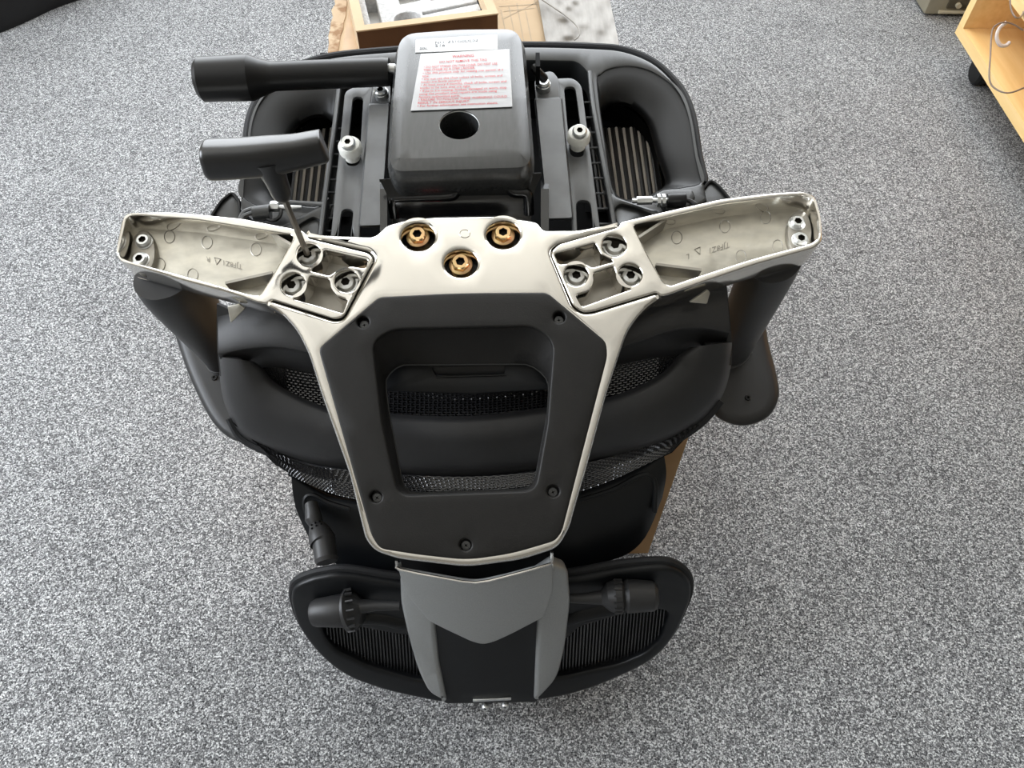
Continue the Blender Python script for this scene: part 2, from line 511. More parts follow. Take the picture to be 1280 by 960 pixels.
def weave(name, rows, surf, nu, nv, wu, wv, amp, parent, m='thread', label=None, mu=None):
    f = patch(rows, surf)
    g = [[f(i/nu, j/nv) for j in range(nv+1)] for i in range(nu+1)]
    A = []; B = []
    for i in range(nu+1):
        L = []
        for j in range(nv+1):
            p, n = g[i][j]; q = g[min(i+1, nu)][j][0]-g[max(i-1, 0)][j][0]
            L.append((p, n, q.normalized()))
        A.append(L)
    for j in range(nv+1):
        L = []
        for i in range(nu+1):
            p, n = g[i][j]; q = g[i][min(j+1, nv)][0]-g[i][max(j-1, 0)][0]
            L.append((p, n, q.normalized()))
        B.append(L)
    return add(name, join(ribbons(A, wu, amp), ribbons(B, wv, amp, 1)), m, parent, label, 'stuff', 60)

# ------------------------------------------------------------------ the room
def structure(name, mesh, m, parent=None):
    o = add(name, mesh, m, parent)
    if parent is None: o['kind'] = 'structure'
    return o
X0, X1, Y0, Y1, ZC = ROOM
structure('floor', box_mesh(X0, X1, Y0, Y1, -0.05, 0.0), 'carpet')
structure('ceiling', box_mesh(X0-0.1, X1+0.1, Y0-0.1, Y1+0.1, ZC, ZC+0.1), 'ceil')
def wall_with_hole(axis, c0, c1, a0, a1, hole):
    h0, h1, z0, z1 = hole; parts = []
    for (p, q, r, s) in ((a0, h0, 0, ZC), (h1, a1, 0, ZC), (h0, h1, 0, z0), (h0, h1, z1, ZC)):
        parts.append(box_mesh(p, q, c0, c1, r, s) if axis == 'y' else box_mesh(c0, c1, p, q, r, s))
    return join(*parts)
structure('wall_back', wall_with_hole('y', Y1, Y1+0.1, X0-0.1, X1+0.1, WIN_FAR), 'wall')
structure('wall_left', wall_with_hole('x', X0-0.1, X0, Y0, Y1, WIN_LEFT), 'wall')
structure('wall_right', box_mesh(X1, X1+0.1, Y0, Y1, 0, ZC), 'dimwall')
structure('wall_front', box_mesh(X0-0.1, X1+0.1, Y0-0.1, Y0, 0, ZC), 'dimwall')
def window(name, axis, c, hole, bars):
    a0, a1, z0, z1 = hole; w = 0.05; L = []
    def bar(p, q, r, s):
        L.append(box_mesh(p, q, c-0.03, c+0.01, r, s) if axis == 'y' else box_mesh(c-0.01, c+0.03, p, q, r, s))
    bar(a0, a1, z0, z0+w); bar(a0, a1, z1-w, z1); bar(a0, a0+w, z0, z1); bar(a1-w, a1, z0, z1)
    for b in bars: bar(b-w/2, b+w/2, z0, z1)
    structure(name, join(*L), 'pvc')
window('window_1', 'y', Y1, WIN_FAR, (-0.6, 0.4))
window('window_2', 'x', X0, WIN_LEFT, (0.35,))

# ------------------------------------------------------------------ big cardboard box under the chair
BZ = CAM_H - 0.64
box = empty('cardboard_box', (0.0, 0.9, 0.0), 'large brown cardboard box standing under the upturned chair', 'box')
yaw = math.radians(2.4)
ca, sa = math.cos(yaw), math.sin(yaw)
BW, BL = 0.42, 0.95
BC = Vector((0.185, 0.428, 0))          # near right bottom corner
def bxp(u, v, z):                       # u leftwards from the right edge, v away from the camera
    return Vector((BC.x - u*ca - v*sa, BC.y - u*sa + v*ca, z))
def slab(u0, u1, v0, v1, z0, z1):
    V = [bxp(u, v, z) for u in (u0, u1) for v in (v0, v1) for z in (z0, z1)]
    return mesh_from(V, [(0, 1, 3, 2), (4, 6, 7, 5), (0, 4, 5, 1), (2, 3, 7, 6), (0, 2, 6, 4), (1, 5, 7, 3)])
c = 0.006
add('side_panel', slab(0, BW, 0, c, 0, BZ-c), 'card', box)
add('side_panel', slab(0, BW, BL-c, BL, 0, BZ-c), 'card', box)
add('side_panel', slab(0, c, c, BL-c, 0, BZ-c), 'card', box)
add('side_panel', slab(BW-c, BW, c, BL-c, 0, BZ-c), 'card', box)
add('base_panel', slab(c, BW-c, c, BL-c, 0.001, c), 'card', box)
top = add('top_flap', slab(0, BW*0.497, 0, BL, BZ-c, BZ), 'cardpale', box)
top2 = add('top_flap', slab(BW*0.503, BW, 0, BL, BZ-c, BZ), 'cardpale', box)
add('packing_tape', slab(BW-0.03, BW-0.008, 0.1, BL-0.02, BZ, BZ+0.0008), 'tape', box)
# torn ply along the left top edge
random.seed(2)
tv = []
for k in range(46):
    v = 0.05 + k*0.019
    tv.append((BW-0.003+random.uniform(-0.003, 0.002), BW+0.002+random.uniform(-0.002, 0.004)+0.018*v, v))
TV = []; TF = []
for k, (a, b, v) in enumerate(tv):
    TV += [bxp(a, v, BZ+0.001), bxp(b, v, BZ+0.001), bxp(b, v, BZ-0.008), bxp(a, v, BZ-0.008)]
    if k:
        q = 4*k; p = q-4
        TF += [(p, p+1, q+1, q), (p+1, p+2, q+2, q+1), (p+2, p+3, q+3, q+2), (p+3, p, q, q+3)]
add('torn_edge', mesh_from(TV, TF+[(0, 1, 2, 3), (len(TV)-1, len(TV)-2, len(TV)-3, len(TV)-4)]), 'cardwhite', box)
# printed grey lines on the top flap
PL = []
for (x0, y0, x1, y1) in ((626, 12, 634, 50), (636, 8, 645, 52), (646, 4, 655, 54), (657, 14, 665, 54), (624, 8, 672, 5), (628, 24, 680, -2), (630, 14, 668, 10), (668, 0, 680, 30)):
    a, b = at_z(x0, y0, BZ+0.0004), at_z(x1, y1, BZ+0.0004)
    d = (b-a).normalized(); s = Vector((-d.y, d.x, 0))*0.0009
    PL.append(mesh_from([a-s, a+s, b+s, b-s], [(0, 1, 2, 3)]))
add('printed_lines', join(*PL), 'print', top)

# ------------------------------------------------------------------ milky plastic film lying on the box
def film():
    out = [(668, -30), (676, 10), (688, 72), (776, 70), (770, 40), (758, -30)]
    L = []; n = 14
    rows = []
    for j in range(n+1):
        v = j/n; py = -30 + 104*v
        a = 668 + 18*v; b = 756 + 22*v
        rows.append([(a+(b-a)*i/10, py) for i in range(11)])
    R = []
    for j, r in enumerate(rows):
        R.append([sp(level(BZ+0.008+0.003*math.sin(1.7*i+0.9*j)*math.sin(0.8*j)+0.002*math.sin(i*j*0.7)), x, y) for i, (x, y) in enumerate(r)])
    return solid_loft(R, 0.0008, 3, 3)
tag(add('plastic_film', film(), 'film'), 'crumpled milky plastic film lying on the large cardboard box', 'plastic film')
crease = [at_z(x, y, BZ+0.0145) for x, y in ((672, -4), (690, 8), (710, 22), (722, 34), (724, 44), (718, 50))]
tag(add('packing_string', tube_mesh(crease, 0.0011, 8, 5), 'film'), 'thin clear string curving across the plastic film', 'string')

# ------------------------------------------------------------------ small open parts box with foam insert
pb = empty('parts_box', at_z(530, 30, BZ), 'small open brown cardboard parts box lying behind the mechanism cover', 'box')
pz = BZ + 0.085
A, B = at_z(446, 40, pz), at_z(622, 18, pz)
ex = (B-A).normalized(); LX = (B-A).length
ey = Vector((-ex.y, ex.x, 0)); LY = 0.30
def pbx(u, v, z): return A + ex*u + ey*v + Vector((0, 0, z-pz))
def pslab(u0, u1, v0, v1, z0, z1):
    V = [pbx(u, v, z) for u in (u0, u1) for v in (v0, v1) for z in (z0, z1)]
    return mesh_from(V, [(0, 1, 3, 2), (4, 6, 7, 5), (0, 4, 5, 1), (2, 3, 7, 6), (0, 2, 6, 4), (1, 5, 7, 3)])
w = 0.012
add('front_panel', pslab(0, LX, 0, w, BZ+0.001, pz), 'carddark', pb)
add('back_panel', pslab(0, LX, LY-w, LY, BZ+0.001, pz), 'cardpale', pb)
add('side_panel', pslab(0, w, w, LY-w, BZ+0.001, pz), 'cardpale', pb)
add('side_panel', pslab(LX-w, LX, w, LY-w, BZ+0.001, pz), 'cardpale', pb)
add('rim', join(pslab(-0.001, LX+0.001, -0.001, w, pz, pz+0.002), pslab(-0.001, w, w, LY, pz, pz+0.002), pslab(LX-w, LX+0.001, w, LY, pz, pz+0.002)), 'cardpale', pb)
add('base_panel', pslab(w, LX-w, w, LY-w, BZ+0.001, BZ+0.004), 'card', pb)
ft = empty('foam_tray', pbx(LX/2, LY/2, BZ), 'white foam tray with cut-outs inside the open parts box', 'tray')
def foam_plate():
    z = pz-0.018
    s = level(z)
    # outline in tray coordinates, turned into pixels for plate_mesh
    def pix(u, v):
        p = pbx(u, v, z)-EYE
        dd = p.y*CP - p.z*SP; uu = p.y*SP + p.z*CP
        return (640+FPX*p.x/dd, 480-FPX*uu/dd)
    o = [pix(w+0.001, w+0.001), pix(LX-w-0.001, w+0.001), pix(LX-w-0.001, LY-w-0.001), pix(w+0.001, LY-w-0.001)]
    holes = []
    holes.append([pix(*q) for q in ((0.022, 0.02), (0.038, 0.02), (0.038, 0.12), (0.022, 0.12))])
    holes.append([pix(0.075+0.02*math.cos(a*math.pi/10), 0.05+0.02*math.sin(a*math.pi/10)) for a in range(20)])
    holes.append([pix(*q) for q in ((0.097, 0.056), (0.185, 0.07), (0.185, 0.076), (0.097, 0.063))])
    for cx, cy in ((0.115, 0.032), (0.15, 0.036), (0.185, 0.042)):
        holes.append([pix(cx+(0.013 if a % 2 else 0.008)*math.cos(a*math.pi/7), cy+(0.013 if a % 2 else 0.008)*math.sin(a*math.pi/7)) for a in range(14)])
    for cx in (0.07, 0.115, 0.16):
        holes.append([pix(cx+q[0], q[1]) for q in ((0, 0.092), (0.034, 0.098), (0.034, 0.15), (0, 0.15))])
    return plate_mesh(s, o, holes, 0.03, 0.0015)
add('foam_top', foam_plate(), 'foam', ft)
add('insert_bed', pslab(w+0.002, LX-w-0.002, w+0.002, LY-w-0.002, BZ+0.005, pz-0.040), 'foamgrey', ft)

# ------------------------------------------------------------------ wooden shelf unit on castors, right
KS = CAM_H/1.1
SX0, SX1, SY0, SY1, SZ0, SZ1 = 1.085*KS, 1.50*KS, 0.75*KS, 1.80*KS, 0.085*KS, 0.72
sh = empty('shelf_unit', (1.16, 1.16, 0), 'beech wood shelf unit on black castors at the right edge', 'shelf')
T = 0.022
def board(name, x0, x1, y0, y1, z0, z1):
    o = add(name, box_mesh(x0, x1, y0, y1, z0, z1, 0.0012), 'wood', sh); return o
bb = board('bottom_board', SX0, SX1, SY0, SY1, SZ0, SZ0+T)
add('edge_band', box_mesh(SX0-0.0015, SX0, SY0, SY1, SZ0, SZ0+T), 'woodedge', bb)
for y in (SY0, SY1-T):
    s_ = board('side_panel', SX0, SX1, y, y+T, SZ0+T, SZ1-T)
    add('edge_band', box_mesh(SX0-0.0015, SX0, y, y+T, SZ0+T, SZ1-T), 'woodedge', s_)
board('back_panel', SX1-0.008, SX1, SY0+T, SY1-T, SZ0+T, SZ1-T)
s_ = board('shelf_board', SX0+0.005, SX1-0.008, SY0+T, SY1-T, 0.232*KS, 0.232*KS+T)
add('edge_band', box_mesh(SX0+0.0035, SX0+0.005, SY0+T, SY1-T, 0.232*KS, 0.232*KS+T), 'woodedge', s_)
board('top_board', SX0, SX1, SY0, SY1, SZ1-T, SZ1)
for x, y in ((SX0+0.062, SY1-0.07), (SX0+0.062, SY0+0.07), (SX1-0.06, SY1-0.07), (SX1-0.06, SY0+0.07)):
    wheel = join(tube_mesh([(x-0.022, y, 0.030), (x-0.018, y, 0.030), (x-0.004, y, 0.030), (x-0.002, y, 0.030)], [0.025, 0.030, 0.030, 0.026], 24),
                 tube_mesh([(x+0.002, y, 0.030), (x+0.004, y, 0.030), (x+0.018, y, 0.030), (x+0.022, y, 0.030)], [0.026, 0.030, 0.030, 0.025], 24))
    wo = add('castor', wheel, 'black', sh)
    add('castor_stem', tube_mesh([(x, y, 0.04), (x, y, SZ0)], 0.006, 10), 'zinc', wo)
cab = [at_t(x, y, t*KS) for x, y, t in ((1262, -6, 1.64), (1264, 12, 1.63), (1270, 22, 1.62), (1277, 20, 1.63), (1281, 10, 1.64))]
tag(add('desk_cable', tube_mesh(cab, 0.0016, 8, 6), 'cable'), 'thin brown cable looped over the upper shelf board', 'cable')
cab = [at_t(x, y, t*KS) for x, y, t in ((1279, 38, 1.60), (1268, 31, 1.60), (1257, 28, 1.60), (1246, 31, 1.60), (1240, 40, 1.60), (1238, 70, 1.58), (1237, 100, 1.56), (1246, 112, 1.55), (1262, 116, 1.54), (1284, 108, 1.54))]
tag(add('desk_cable', tube_mesh(cab, 0.0015, 8, 6), 'cable'), 'thin grey cable hanging in a long loop before the shelf', 'cable')
cab = [at_t(x, y, t*KS) for x, y, t in ((1258, 28, 1.605), (1249, 36, 1.61), (1246, 47, 1.61), (1250, 56, 1.61), (1257, 57, 1.61), (1262, 53, 1.61))]
tag(add('desk_cable', tube_mesh(cab, 0.0034, 8, 6), 'whitecable'), 'short white cable curl hooked on the shelf opening', 'cable')

# ------------------------------------------------------------------ beige casing behind the shelf
cs = empty('computer_case', (1.16, 2.0, 0), 'beige grey computer case on the floor behind the shelf unit', 'computer')
CX, CY = 0.993, 1.81
add('body', box_mesh(CX, CX+0.36, CY, CY+0.46, 0.004, 0.40, 0.006), 'beige', cs)
add('front_trim', box_mesh(CX+0.03, CX+0.34, CY-0.008, CY, 0.010, 0.017, 0.002), 'beigelight', cs)
add('drive_slot', box_mesh(CX+0.045, CX+0.33, CY-0.006, CY, 0.022, 0.060, 0.002), 'beigedark', cs)
add('power_button', tube_mesh([(CX+0.068, CY-0.014, 0.032), (CX+0.068, CY-0.002, 0.032)], 0.006, 14), 'beigelight', cs)
add('vent_panel', box_mesh(CX-0.007, CX, CY+0.05, CY+0.42, 0.05, 0.36, 0.002), 'beigedark', cs)

# ------------------------------------------------------------------ black bag, top left
def bag(name, pts, z1, label):
    n = len(pts)
    base = [Vector(p) for p in pts]
    cen = sum(base, Vector((0, 0)))/n
    rings = []
    for z, k in ((0.0, 0.96), (0.02, 1.0), (z1*0.5, 1.02), (z1*0.85, 0.96), (z1, 0.82)):
        rings.append([Vector((cen.x+(q.x-cen.x)*k, cen.y+(q.y-cen.y)*k, z)) for q in cr([tuple(b) for b in base], 6)])
    o = empty(name, (cen.x, cen.y, 0), label, 'bag')
    add('bag_body', stack_mesh(rings), 'bag', o)
    add('carry_strap', tube_mesh([(cen.x-0.15, cen.y, z1), (cen.x-0.1, cen.y, z1+0.08), (cen.x+0.1, cen.y, z1+0.08), (cen.x+0.15, cen.y, z1)], 0.012, 10, 6, 0.4), 'bag', o)
    return o
a, b = at_z(-30, 50, 0), at_z(112, -6, 0)
bag('black_bag', [(a.x, a.y), (b.x-0.06, b.y-0.07), (b.x+0.02, b.y+0.05), (b.x-0.1, b.y+0.35), (a.x-0.25, a.y+0.35), (a.x-0.2, a.y+0.1)], 0.55,  # unseen height raised so the bag shades the corner carpet from the window
    'large black fabric bag on the carpet in the top left corner')

# ================================================================== the upturned office chair
chair = empty('office_chair', (0.0, 0.55, BZ), 'black mesh office chair with polished metal frame lying upside down over the box', 'chair')
mirror = lambda pts, cx: [(2*cx-p[0],)+tuple(p[1:]) for p in pts]

# ---- fasteners
SILVER = head_mesh('button_bolt', [('c', 0.0102, -0.008), ('c', 0.0102, 0.0), ('c', 0.0102, 0.0012), ('c', 0.0086, 0.0014), ('c', 0.0083, 0.0026), ('c', 0.0068, 0.0042), ('c', 0.0050, 0.0047), ('h', 0.0040, 0.0047), ('h', 0.0038, 0.0015, 1)], mats=('zinc', 'socket'))
SMALLB = head_mesh('small_bolt', [('c', 0.0075, -0.008), ('c', 0.0075, 0.0), ('c', 0.0068, 0.0004), ('c', 0.0066, 0.0024), ('c', 0.0050, 0.0040), ('h', 0.0034, 0.0040), ('h', 0.0032, 0.001, 1)], mats=('zinc', 'socket'))
GOLD = head_mesh('flange_bolt', [('c', 0.0106, -0.012), ('c', 0.0106, 0.0), ('c', 0.0102, 0.0012), ('c', 0.0088, 0.0018), ('h', 0.0082, 0.0020), ('h', 0.0082, 0.0058), ('c', 0.0066, 0.0068), ('c', 0.0055, 0.0068), ('h', 0.0042, 0.0066), ('h', 0.0040, 0.002, 1)], mats=('brass', 'socket'))
SCREW = head_mesh('cross_screw', [('c', 0.0042, -0.004), ('c', 0.0042, 0.0), ('c', 0.0036, 0.001), ('x', 0.0026, 0.0012), ('x', 0.0024, -0.0008, 1)], mats=('rail', 'deep'))
STUD = head_mesh('roller_bolt', [('c', 0.0072, -0.003), ('c', 0.0072, 0.0), ('c', 0.0070, 0.0026), ('c', 0.0058, 0.0038), ('h', 0.0030, 0.0038), ('h', 0.0028, 0.001, 1)], mats=('zinc', 'socket'))
ROLLER = head_mesh('nylon_roller', [('c', 0.0074, -0.010), ('c', 0.0074, -0.003), ('c', 0.0096, -0.002), ('c', 0.0112, 0.000), ('c', 0.0112, 0.0065), ('c', 0.0098, 0.0090), ('c', 0.0060, 0.010)], mats=('nylon',))
TINY2 = head_mesh('clip_screw', [('c', 0.0046, -0.003), ('c', 0.0046, 0.0), ('c', 0.0036, 0.0022), ('h', 0.0014, 0.0022), ('h', 0.0013, 0.0, 1)], mats=('zinc', 'socket'))
TINY = head_mesh('tiny_screw', [('c', 0.0034, -0.003), ('c', 0.0034, 0.0), ('c', 0.0030, 0.0012), ('h', 0.0016, 0.0012), ('h', 0.0015, -0.0005, 1)], mats=('black', 'deep'))

# ---- seat frame (turned upside down, underside towards the camera)
HS = -0.055
BS = plane_b(HS)
seat_outer = [(300, 262), (303, 215), (309, 178), (313, 150), (324, 124), (346, 101), (380, 81), (420, 71), (480, 65), (560, 60), (660, 58), (740, 60), (780, 64), (815, 78), (840, 100), (855, 121), (865, 150), (872, 195), (880, 228), (884, 250), (830, 285), (760, 330), (420, 340), (345, 300)]
seat_o = cr(seat_outer[:20], 5, False)
seat_o = [tuple(p) for p in seat_o] + [(p[0], p[1]) for p in seat_outer[20:]]
mid_hole = rp([(431, 82, 10), (560, 74, 2), (722, 76, 12), (737, 92, 10), (742, 130, 2), (751, 182, 2), (764, 250, 2), (772, 320, 2), (396, 326, 2), (406, 240, 2), (416, 180, 2)], 4)
lobeR_out = cr([(747, 104), (752, 92), (764, 85), (785, 82), (810, 87), (834, 101), (852, 120), (862, 150), (869.5, 195), (877, 226), (852, 234), (828, 237), (800, 252), (770, 244), (757, 180)], 5)
lobeL_out = cr([(421, 108), (412, 96), (400, 92), (380, 95), (350, 106), (328, 124), (316, 150), (311.5, 180), (305.5, 216), (302.5, 244), (340, 262), (362, 254), (398, 256), (408, 224), (414, 170)], 5)
L2 = lambda q: [(p[0], p[1]) for p in q]
seat_frame = plate('seat_frame', BS, seat_o, 'seat', chair, [mid_hole, L2(lobeR_out), L2(lobeL_out)], th=0.030, bev=0.0025, res=2)
def lobe(out_pts, in_pts):
    o, i = L2(out_pts), L2(in_pts)
    R = [ring(plane_b(HS-0.02), grow(o, 0.6)), ring(plane_b(HS-0.0015), grow(o, 0.6))]
    for f in (0.04, 0.2, 0.4, 0.6, 0.8, 0.92, 1.0):
        R.append(ring(plane_b(HS-0.002-0.017*f**2.2-(0.006 if f == 1.0 else 0)), [(p[0]*(1-f)+q[0]*f, p[1]*(1-f)+q[1]*f) for p, q in zip(o, i)]))
    R.append(ring(plane_b(HS-0.055), i))
    return stack_mesh(R, False, False)
lobeR_in = cr([(751, 150), (753, 141), (760, 134), (770, 131), (781, 132), (793, 138), (804, 148), (812, 163), (821, 195), (831, 226), (829, 234), (822, 239), (798, 249), (770, 242), (760, 190)], 5)
lobeL_in = cr([(417, 158), (412, 150), (402, 147), (391, 148), (380, 153), (371, 161), (364, 172), (358, 190), (350, 216), (342, 240), (347, 250), (363, 253), (398, 254), (406, 224), (412, 185)], 5)
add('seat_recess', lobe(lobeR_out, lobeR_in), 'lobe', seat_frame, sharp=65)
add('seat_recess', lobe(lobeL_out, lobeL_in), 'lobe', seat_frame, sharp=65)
# padded mesh edge around the seat front and the side wall below the frame
edge = [sp(plane_b(HS-0.012), p[0], p[1]) for p in grow(L2(cr(seat_outer[1:19], 5, False)), 1.5)]
add('mesh_piping', tube_mesh(edge, 0.0042, 10), 'bag', chair)
eo = [(p[0], p[1]) for p in seat_o]
add('seat_rim', stack_mesh([ring(BS, grow(eo, -3), -0.026), ring(BS, grow(eo, -1), -0.05), ring(BS, grow(eo, -8), -0.085), ring(BS, grow(eo, -40), -0.085), ring(BS, grow(eo, -40), -0.03)], False, False), 'deep', chair)
# seat mesh: dark elastic bands with pale cords between
def seat_mesh(name, x0, x1, y0, y1, sh0, sh1):
    s = plane_b(HS-0.05); A = []; Bc = []; C = []
    n = int((x1-x0)/9.2)
    for i in range(n+1):
        L = []; Lc = []
        for j in range(31):
            v = j/30; y = y0+(y1-y0)*v
            x = x0+i*9.2 + sh0*v + (sh1-sh0)*v*i/n
            L.append((sp(s, x, y), sn(s, x, y), Vector((1, 0, 0))))
        A.append(L)
        for j in range(121):
            v = j/120; y = y0+(y1-y0)*v
            x = x0+(i+0.5)*9.2 + sh0*v + (sh1-sh0)*v*i/n
            Lc.append((sp(s, x, y), sn(s, x, y), Vector((1, 0, 0))))
        Bc.append(Lc)
    o = add(name, ribbons(A, 0.0042), 'seatyarn', chair, kind='stuff')
    add('cord_rows', ribbons(Bc, 0.0030, 0.0009), 'paleyarn', o, kind='stuff')
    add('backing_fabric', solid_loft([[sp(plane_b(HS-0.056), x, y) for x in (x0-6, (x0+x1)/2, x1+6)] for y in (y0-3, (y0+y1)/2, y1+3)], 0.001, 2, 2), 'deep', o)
seat_mesh('seat_mesh', 738, 842, 160, 262, 14, 14)
seat_mesh('seat_mesh', 336, 432, 160, 268, -12, -12)
# dark trough under the mechanism
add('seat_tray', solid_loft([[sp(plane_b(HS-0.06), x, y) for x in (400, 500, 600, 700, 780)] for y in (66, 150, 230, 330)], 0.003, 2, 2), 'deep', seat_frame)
# thin upright lips along the rails
lipR = [(737, 90), (741, 130), (750, 182), (758, 225), (764, 258), (770, 300)]
lipL = [(424, 108), (417, 165), (411, 210), (406, 250), (400, 300)]
for lp in (lipR, lipL):
    add('seat_lip', tube_mesh([sp(plane_b(HS+0.004), x, y) for x, y in lp], 0.0024, 8, 4), 'rail', seat_frame)
for k in range(9):
    y = 128 + k*19
    xa = 727+(y-100)*0.124; xb = 740 + (y-100)*0.165
    add('cross_rib', tube_mesh([sp(plane_b(HS-0.012), xa, y), sp(plane_b(HS-0.012), xb, y)], 0.0011, 6), 'rail', seat_frame)
    y = 161 + k*16
    xa = 415-(y-150)*0.09; xb = 430-(y-150)*0.1
    add('cross_rib', tube_mesh([sp(plane_b(HS-0.012), xa, y), sp(plane_b(HS-0.012), xb, y)], 0.0011, 6), 'rail', seat_frame)
# curved struts towards the arms
bsr = plane_b(HS+0.004)
add('corner_strut', plate_mesh(bsr, rp([(756, 226, 4), (766, 244, 10), (800, 256, 10), (836, 266, 4), (850, 284, 4), (772, 310, 2)], 6), [rp([(768, 260, 6), (776, 254, 6), (792, 258, 6), (816, 268, 4), (824, 284, 3), (774, 296, 3)], 5)], 0.012, 0.002), 'seat', seat_frame)
add('corner_strut', plate_mesh(bsr, rp([(410, 244, 3), (404, 254, 8), (378, 268, 10), (346, 285, 4), (352, 312, 3), (402, 316, 3)], 5), [rp([(402, 276, 8), (392, 270, 8), (374, 280, 6), (364, 296, 4), (398, 306, 3)], 5)], 0.012, 0.002), 'seat', seat_frame)
add('seat_crossbar', tube_mesh([sp(bsr, 405, 255.5), sp(bsr, 362, 253)], 0.0022, 8), 'rail', seat_frame)

# ---- slide rails with slots
HR = -0.030
BR = plane_b(HR)
slotR1 = rp([(705, 108, 8), (719, 108, 8), (731, 196, 9), (713, 196, 9)], 7)
slotR2 = rp([(720, 250, 9), (738, 250, 9), (743, 300, 4), (722, 300, 4)], 8)
plate('slide_rail', BR, rp([(694, 98, 3), (716, 97, 12), (727, 106, 9), (751, 292, 2), (716, 296, 2)], 4), 'rail', chair, [slotR1, slotR2], th=0.004, bev=0.0008, label='slotted grey steel slide rail right of the mechanism cover')
slotL1 = rp([(441, 121, 7), (454, 121, 7), (449, 207, 8), (432, 207, 8)], 7)
slotL2 = rp([(427, 261, 8), (442, 261, 8), (437, 306, 3), (421, 306, 3)], 8)
plate('slide_rail', BR, rp([(431, 114, 12), (444, 108, 8), (466, 106, 3), (459, 160, 2), (449, 300, 2), (413, 300, 2)], 4), 'rail', chair, [slotL1, slotL2], th=0.004, bev=0.0008, label='slotted grey steel slide rail left of the mechanism cover')
# raised inner channels
def channel(top_pts, drop, label):
    o = rp(top_pts, 3, 3)
    s0 = plane_b(HR+0.016); s1 = plane_b(HR-0.002)
    m_ = stack_mesh([ring(s1, grow(o, drop)), ring(s0, o)], False, True)
    return add('mechanism_channel', m_, 'rail', chair, label, sharp=30)
channel([(670, 124), (701, 123), (715, 272), (685, 273)], 2.5, 'grey steel channel on the right of the cover')
channel([(462, 131), (486, 130), (476, 281), (450, 282)], 2.5, 'grey steel channel on the left of the cover')
for (pts, bx, by) in ((rp([(668, 102, 3), (674, 92, 4), (690, 88, 6), (698, 98, 3), (700, 122, 2), (670, 124, 2)], 3), 679, 105), (rp([(466, 106, 2), (488, 105, 2), (488, 128, 2), (463, 130, 2)], 3), 476, 115)):
    pl = plate('bolt_tab', plane_b(HR+0.004), pts, 'rail', chair, th=0.003, bev=0.0006)
    place('tab_bolt', SMALLB, None, sp(plane_b(HR+0.010), bx, by), sn(BR, bx, by), pl)
for rx, ry, bx, by in ((441, 189, 440, 176), (722, 175, 721, 162)):
    p = sp(plane_b(HR), rx, ry+8); n = sn(BR, rx, ry)
    ro = place('nylon_roller', ROLLER, None, p + n*0.010, n, chair, label='white nylon roller in the rail slot')
    place('roller_bolt', STUD, None, p + n*0.0222, n, ro)

# ---- mechanism cover
HC = 0.030
def CV(px, py): return plane_b(HC - 0.0085*(max(0.0, (150-py))/115.0)**2)(px, py)
cov_o = rp([(494, 34, 26), (575, 28, 10), (655, 27, 26), (663, 120, 2), (670, 210, 24), (481, 216, 24), (486, 120, 2)], 8, 7)
hole = circ(574, 156, 24.5, 17.5)
cover = plate('mechanism_cover', CV, cov_o, 'cover', chair, [hole], th=0.048, bev=0.0125, grid=14, res=2, sharp=30, hbev=0.0006)
add('gas_lift_socket', stack_mesh([ring(plane_b(HC-0.046), circ(574, 156, 25, 18)), ring(plane_b(HC-0.012), circ(574, 156, 25.6, 18.4))], True, False), 'deep', cover)
lipring = [sp(CV, x, y, -0.0012) for x, y in circ(574, 156, 25.2, 18.2, 40)]
add('socket_rim', tube_mesh(lipring+lipring[:1], 0.0006, 6), 'zinc', cover)
# stickers and their print
lab_q = [(526, 68.5), (637, 62.5), (640.5, 134.5), (513.5, 139.5)]
def quad_map(q, h, surf):
    def f(u, v):
        x = (q[0][0]*(1-u)+q[1][0]*u)*(1-v)+(q[3][0]*(1-u)+q[2][0]*u)*v
        y = (q[0][1]*(1-u)+q[1][1]*u)*(1-v)+(q[3][1]*(1-u)+q[2][1]*u)*v
        return sp(surf, x, y, h)
    return f
stk_q = [(520, 50), (622, 44), (622, 62.5), (519, 66.5)]
plate('serial_sticker', CV, rp(stk_q, 1), 'foil', cover, th=0.0006, bev=0.0001, h0=0.0007, label='pale foil sticker above the warning label')
plate('warning_label', CV, rp(lab_q, 1), 'paper', cover, th=0.0005, bev=0.0001, h0=0.0012, label='white warning label printed in red')
LINES = ["WARNING", "DO NOT REMOVE THIS TAG", "\u2022 DO NOT STAND ON THIS CHAIR. DO NOT USE", "THIS CHAIR AS A STEP LADDER.",
         "\u2022 Use this product only for seating one person at a", "time.", "\u2022 Do not use this chair unless all bolts, screws and",
         "knobs are firmly secured.", "\u2022 At least every 6 months, check all bolts, screws and", "knobs to be sure they are tight.",
         "\u2022 If parts are missing, broken, damaged or worn, stop", "using the product until repairs are made using", "factory authorized parts.",
         "\u2022 FAILURE TO FOLLOW THESE WARNINGS COULD", "RESULT IN SERIOUS INJURY.", "\u2022 For further information see instruction sheets."]
Q = quad_map(lab_q, 0.0014, CV); TM = []
WID = (0.24, 0.52, 0.80, 0.56, 0.86, 0.075, 0.85, 0.42, 0.89, 0.52, 0.89, 0.79, 0.42, 0.89, 0.52, 0.80)
for k, ln in enumerate(LINES):
    me = text_mesh(ln, 1.0)
    xs = [v.co.x for v in me.vertices]; a, b = min(xs), max(xs)
    v0 = (0.105 if k == 0 else 0.185 if k == 1 else 0.262 + (k-2)*0.0525)
    hgt = 0.066 if k == 0 else 0.056
    left = 0.36 if k == 0 else 0.225 if k == 1 else 0.06
    TM.append(warp(me, lambda x, y: Q(left+(x-a)/(b-a)*WID[k], v0-(y-0.0)*hgt)))
add('warning_print', join(*TM), 'redink', cover)
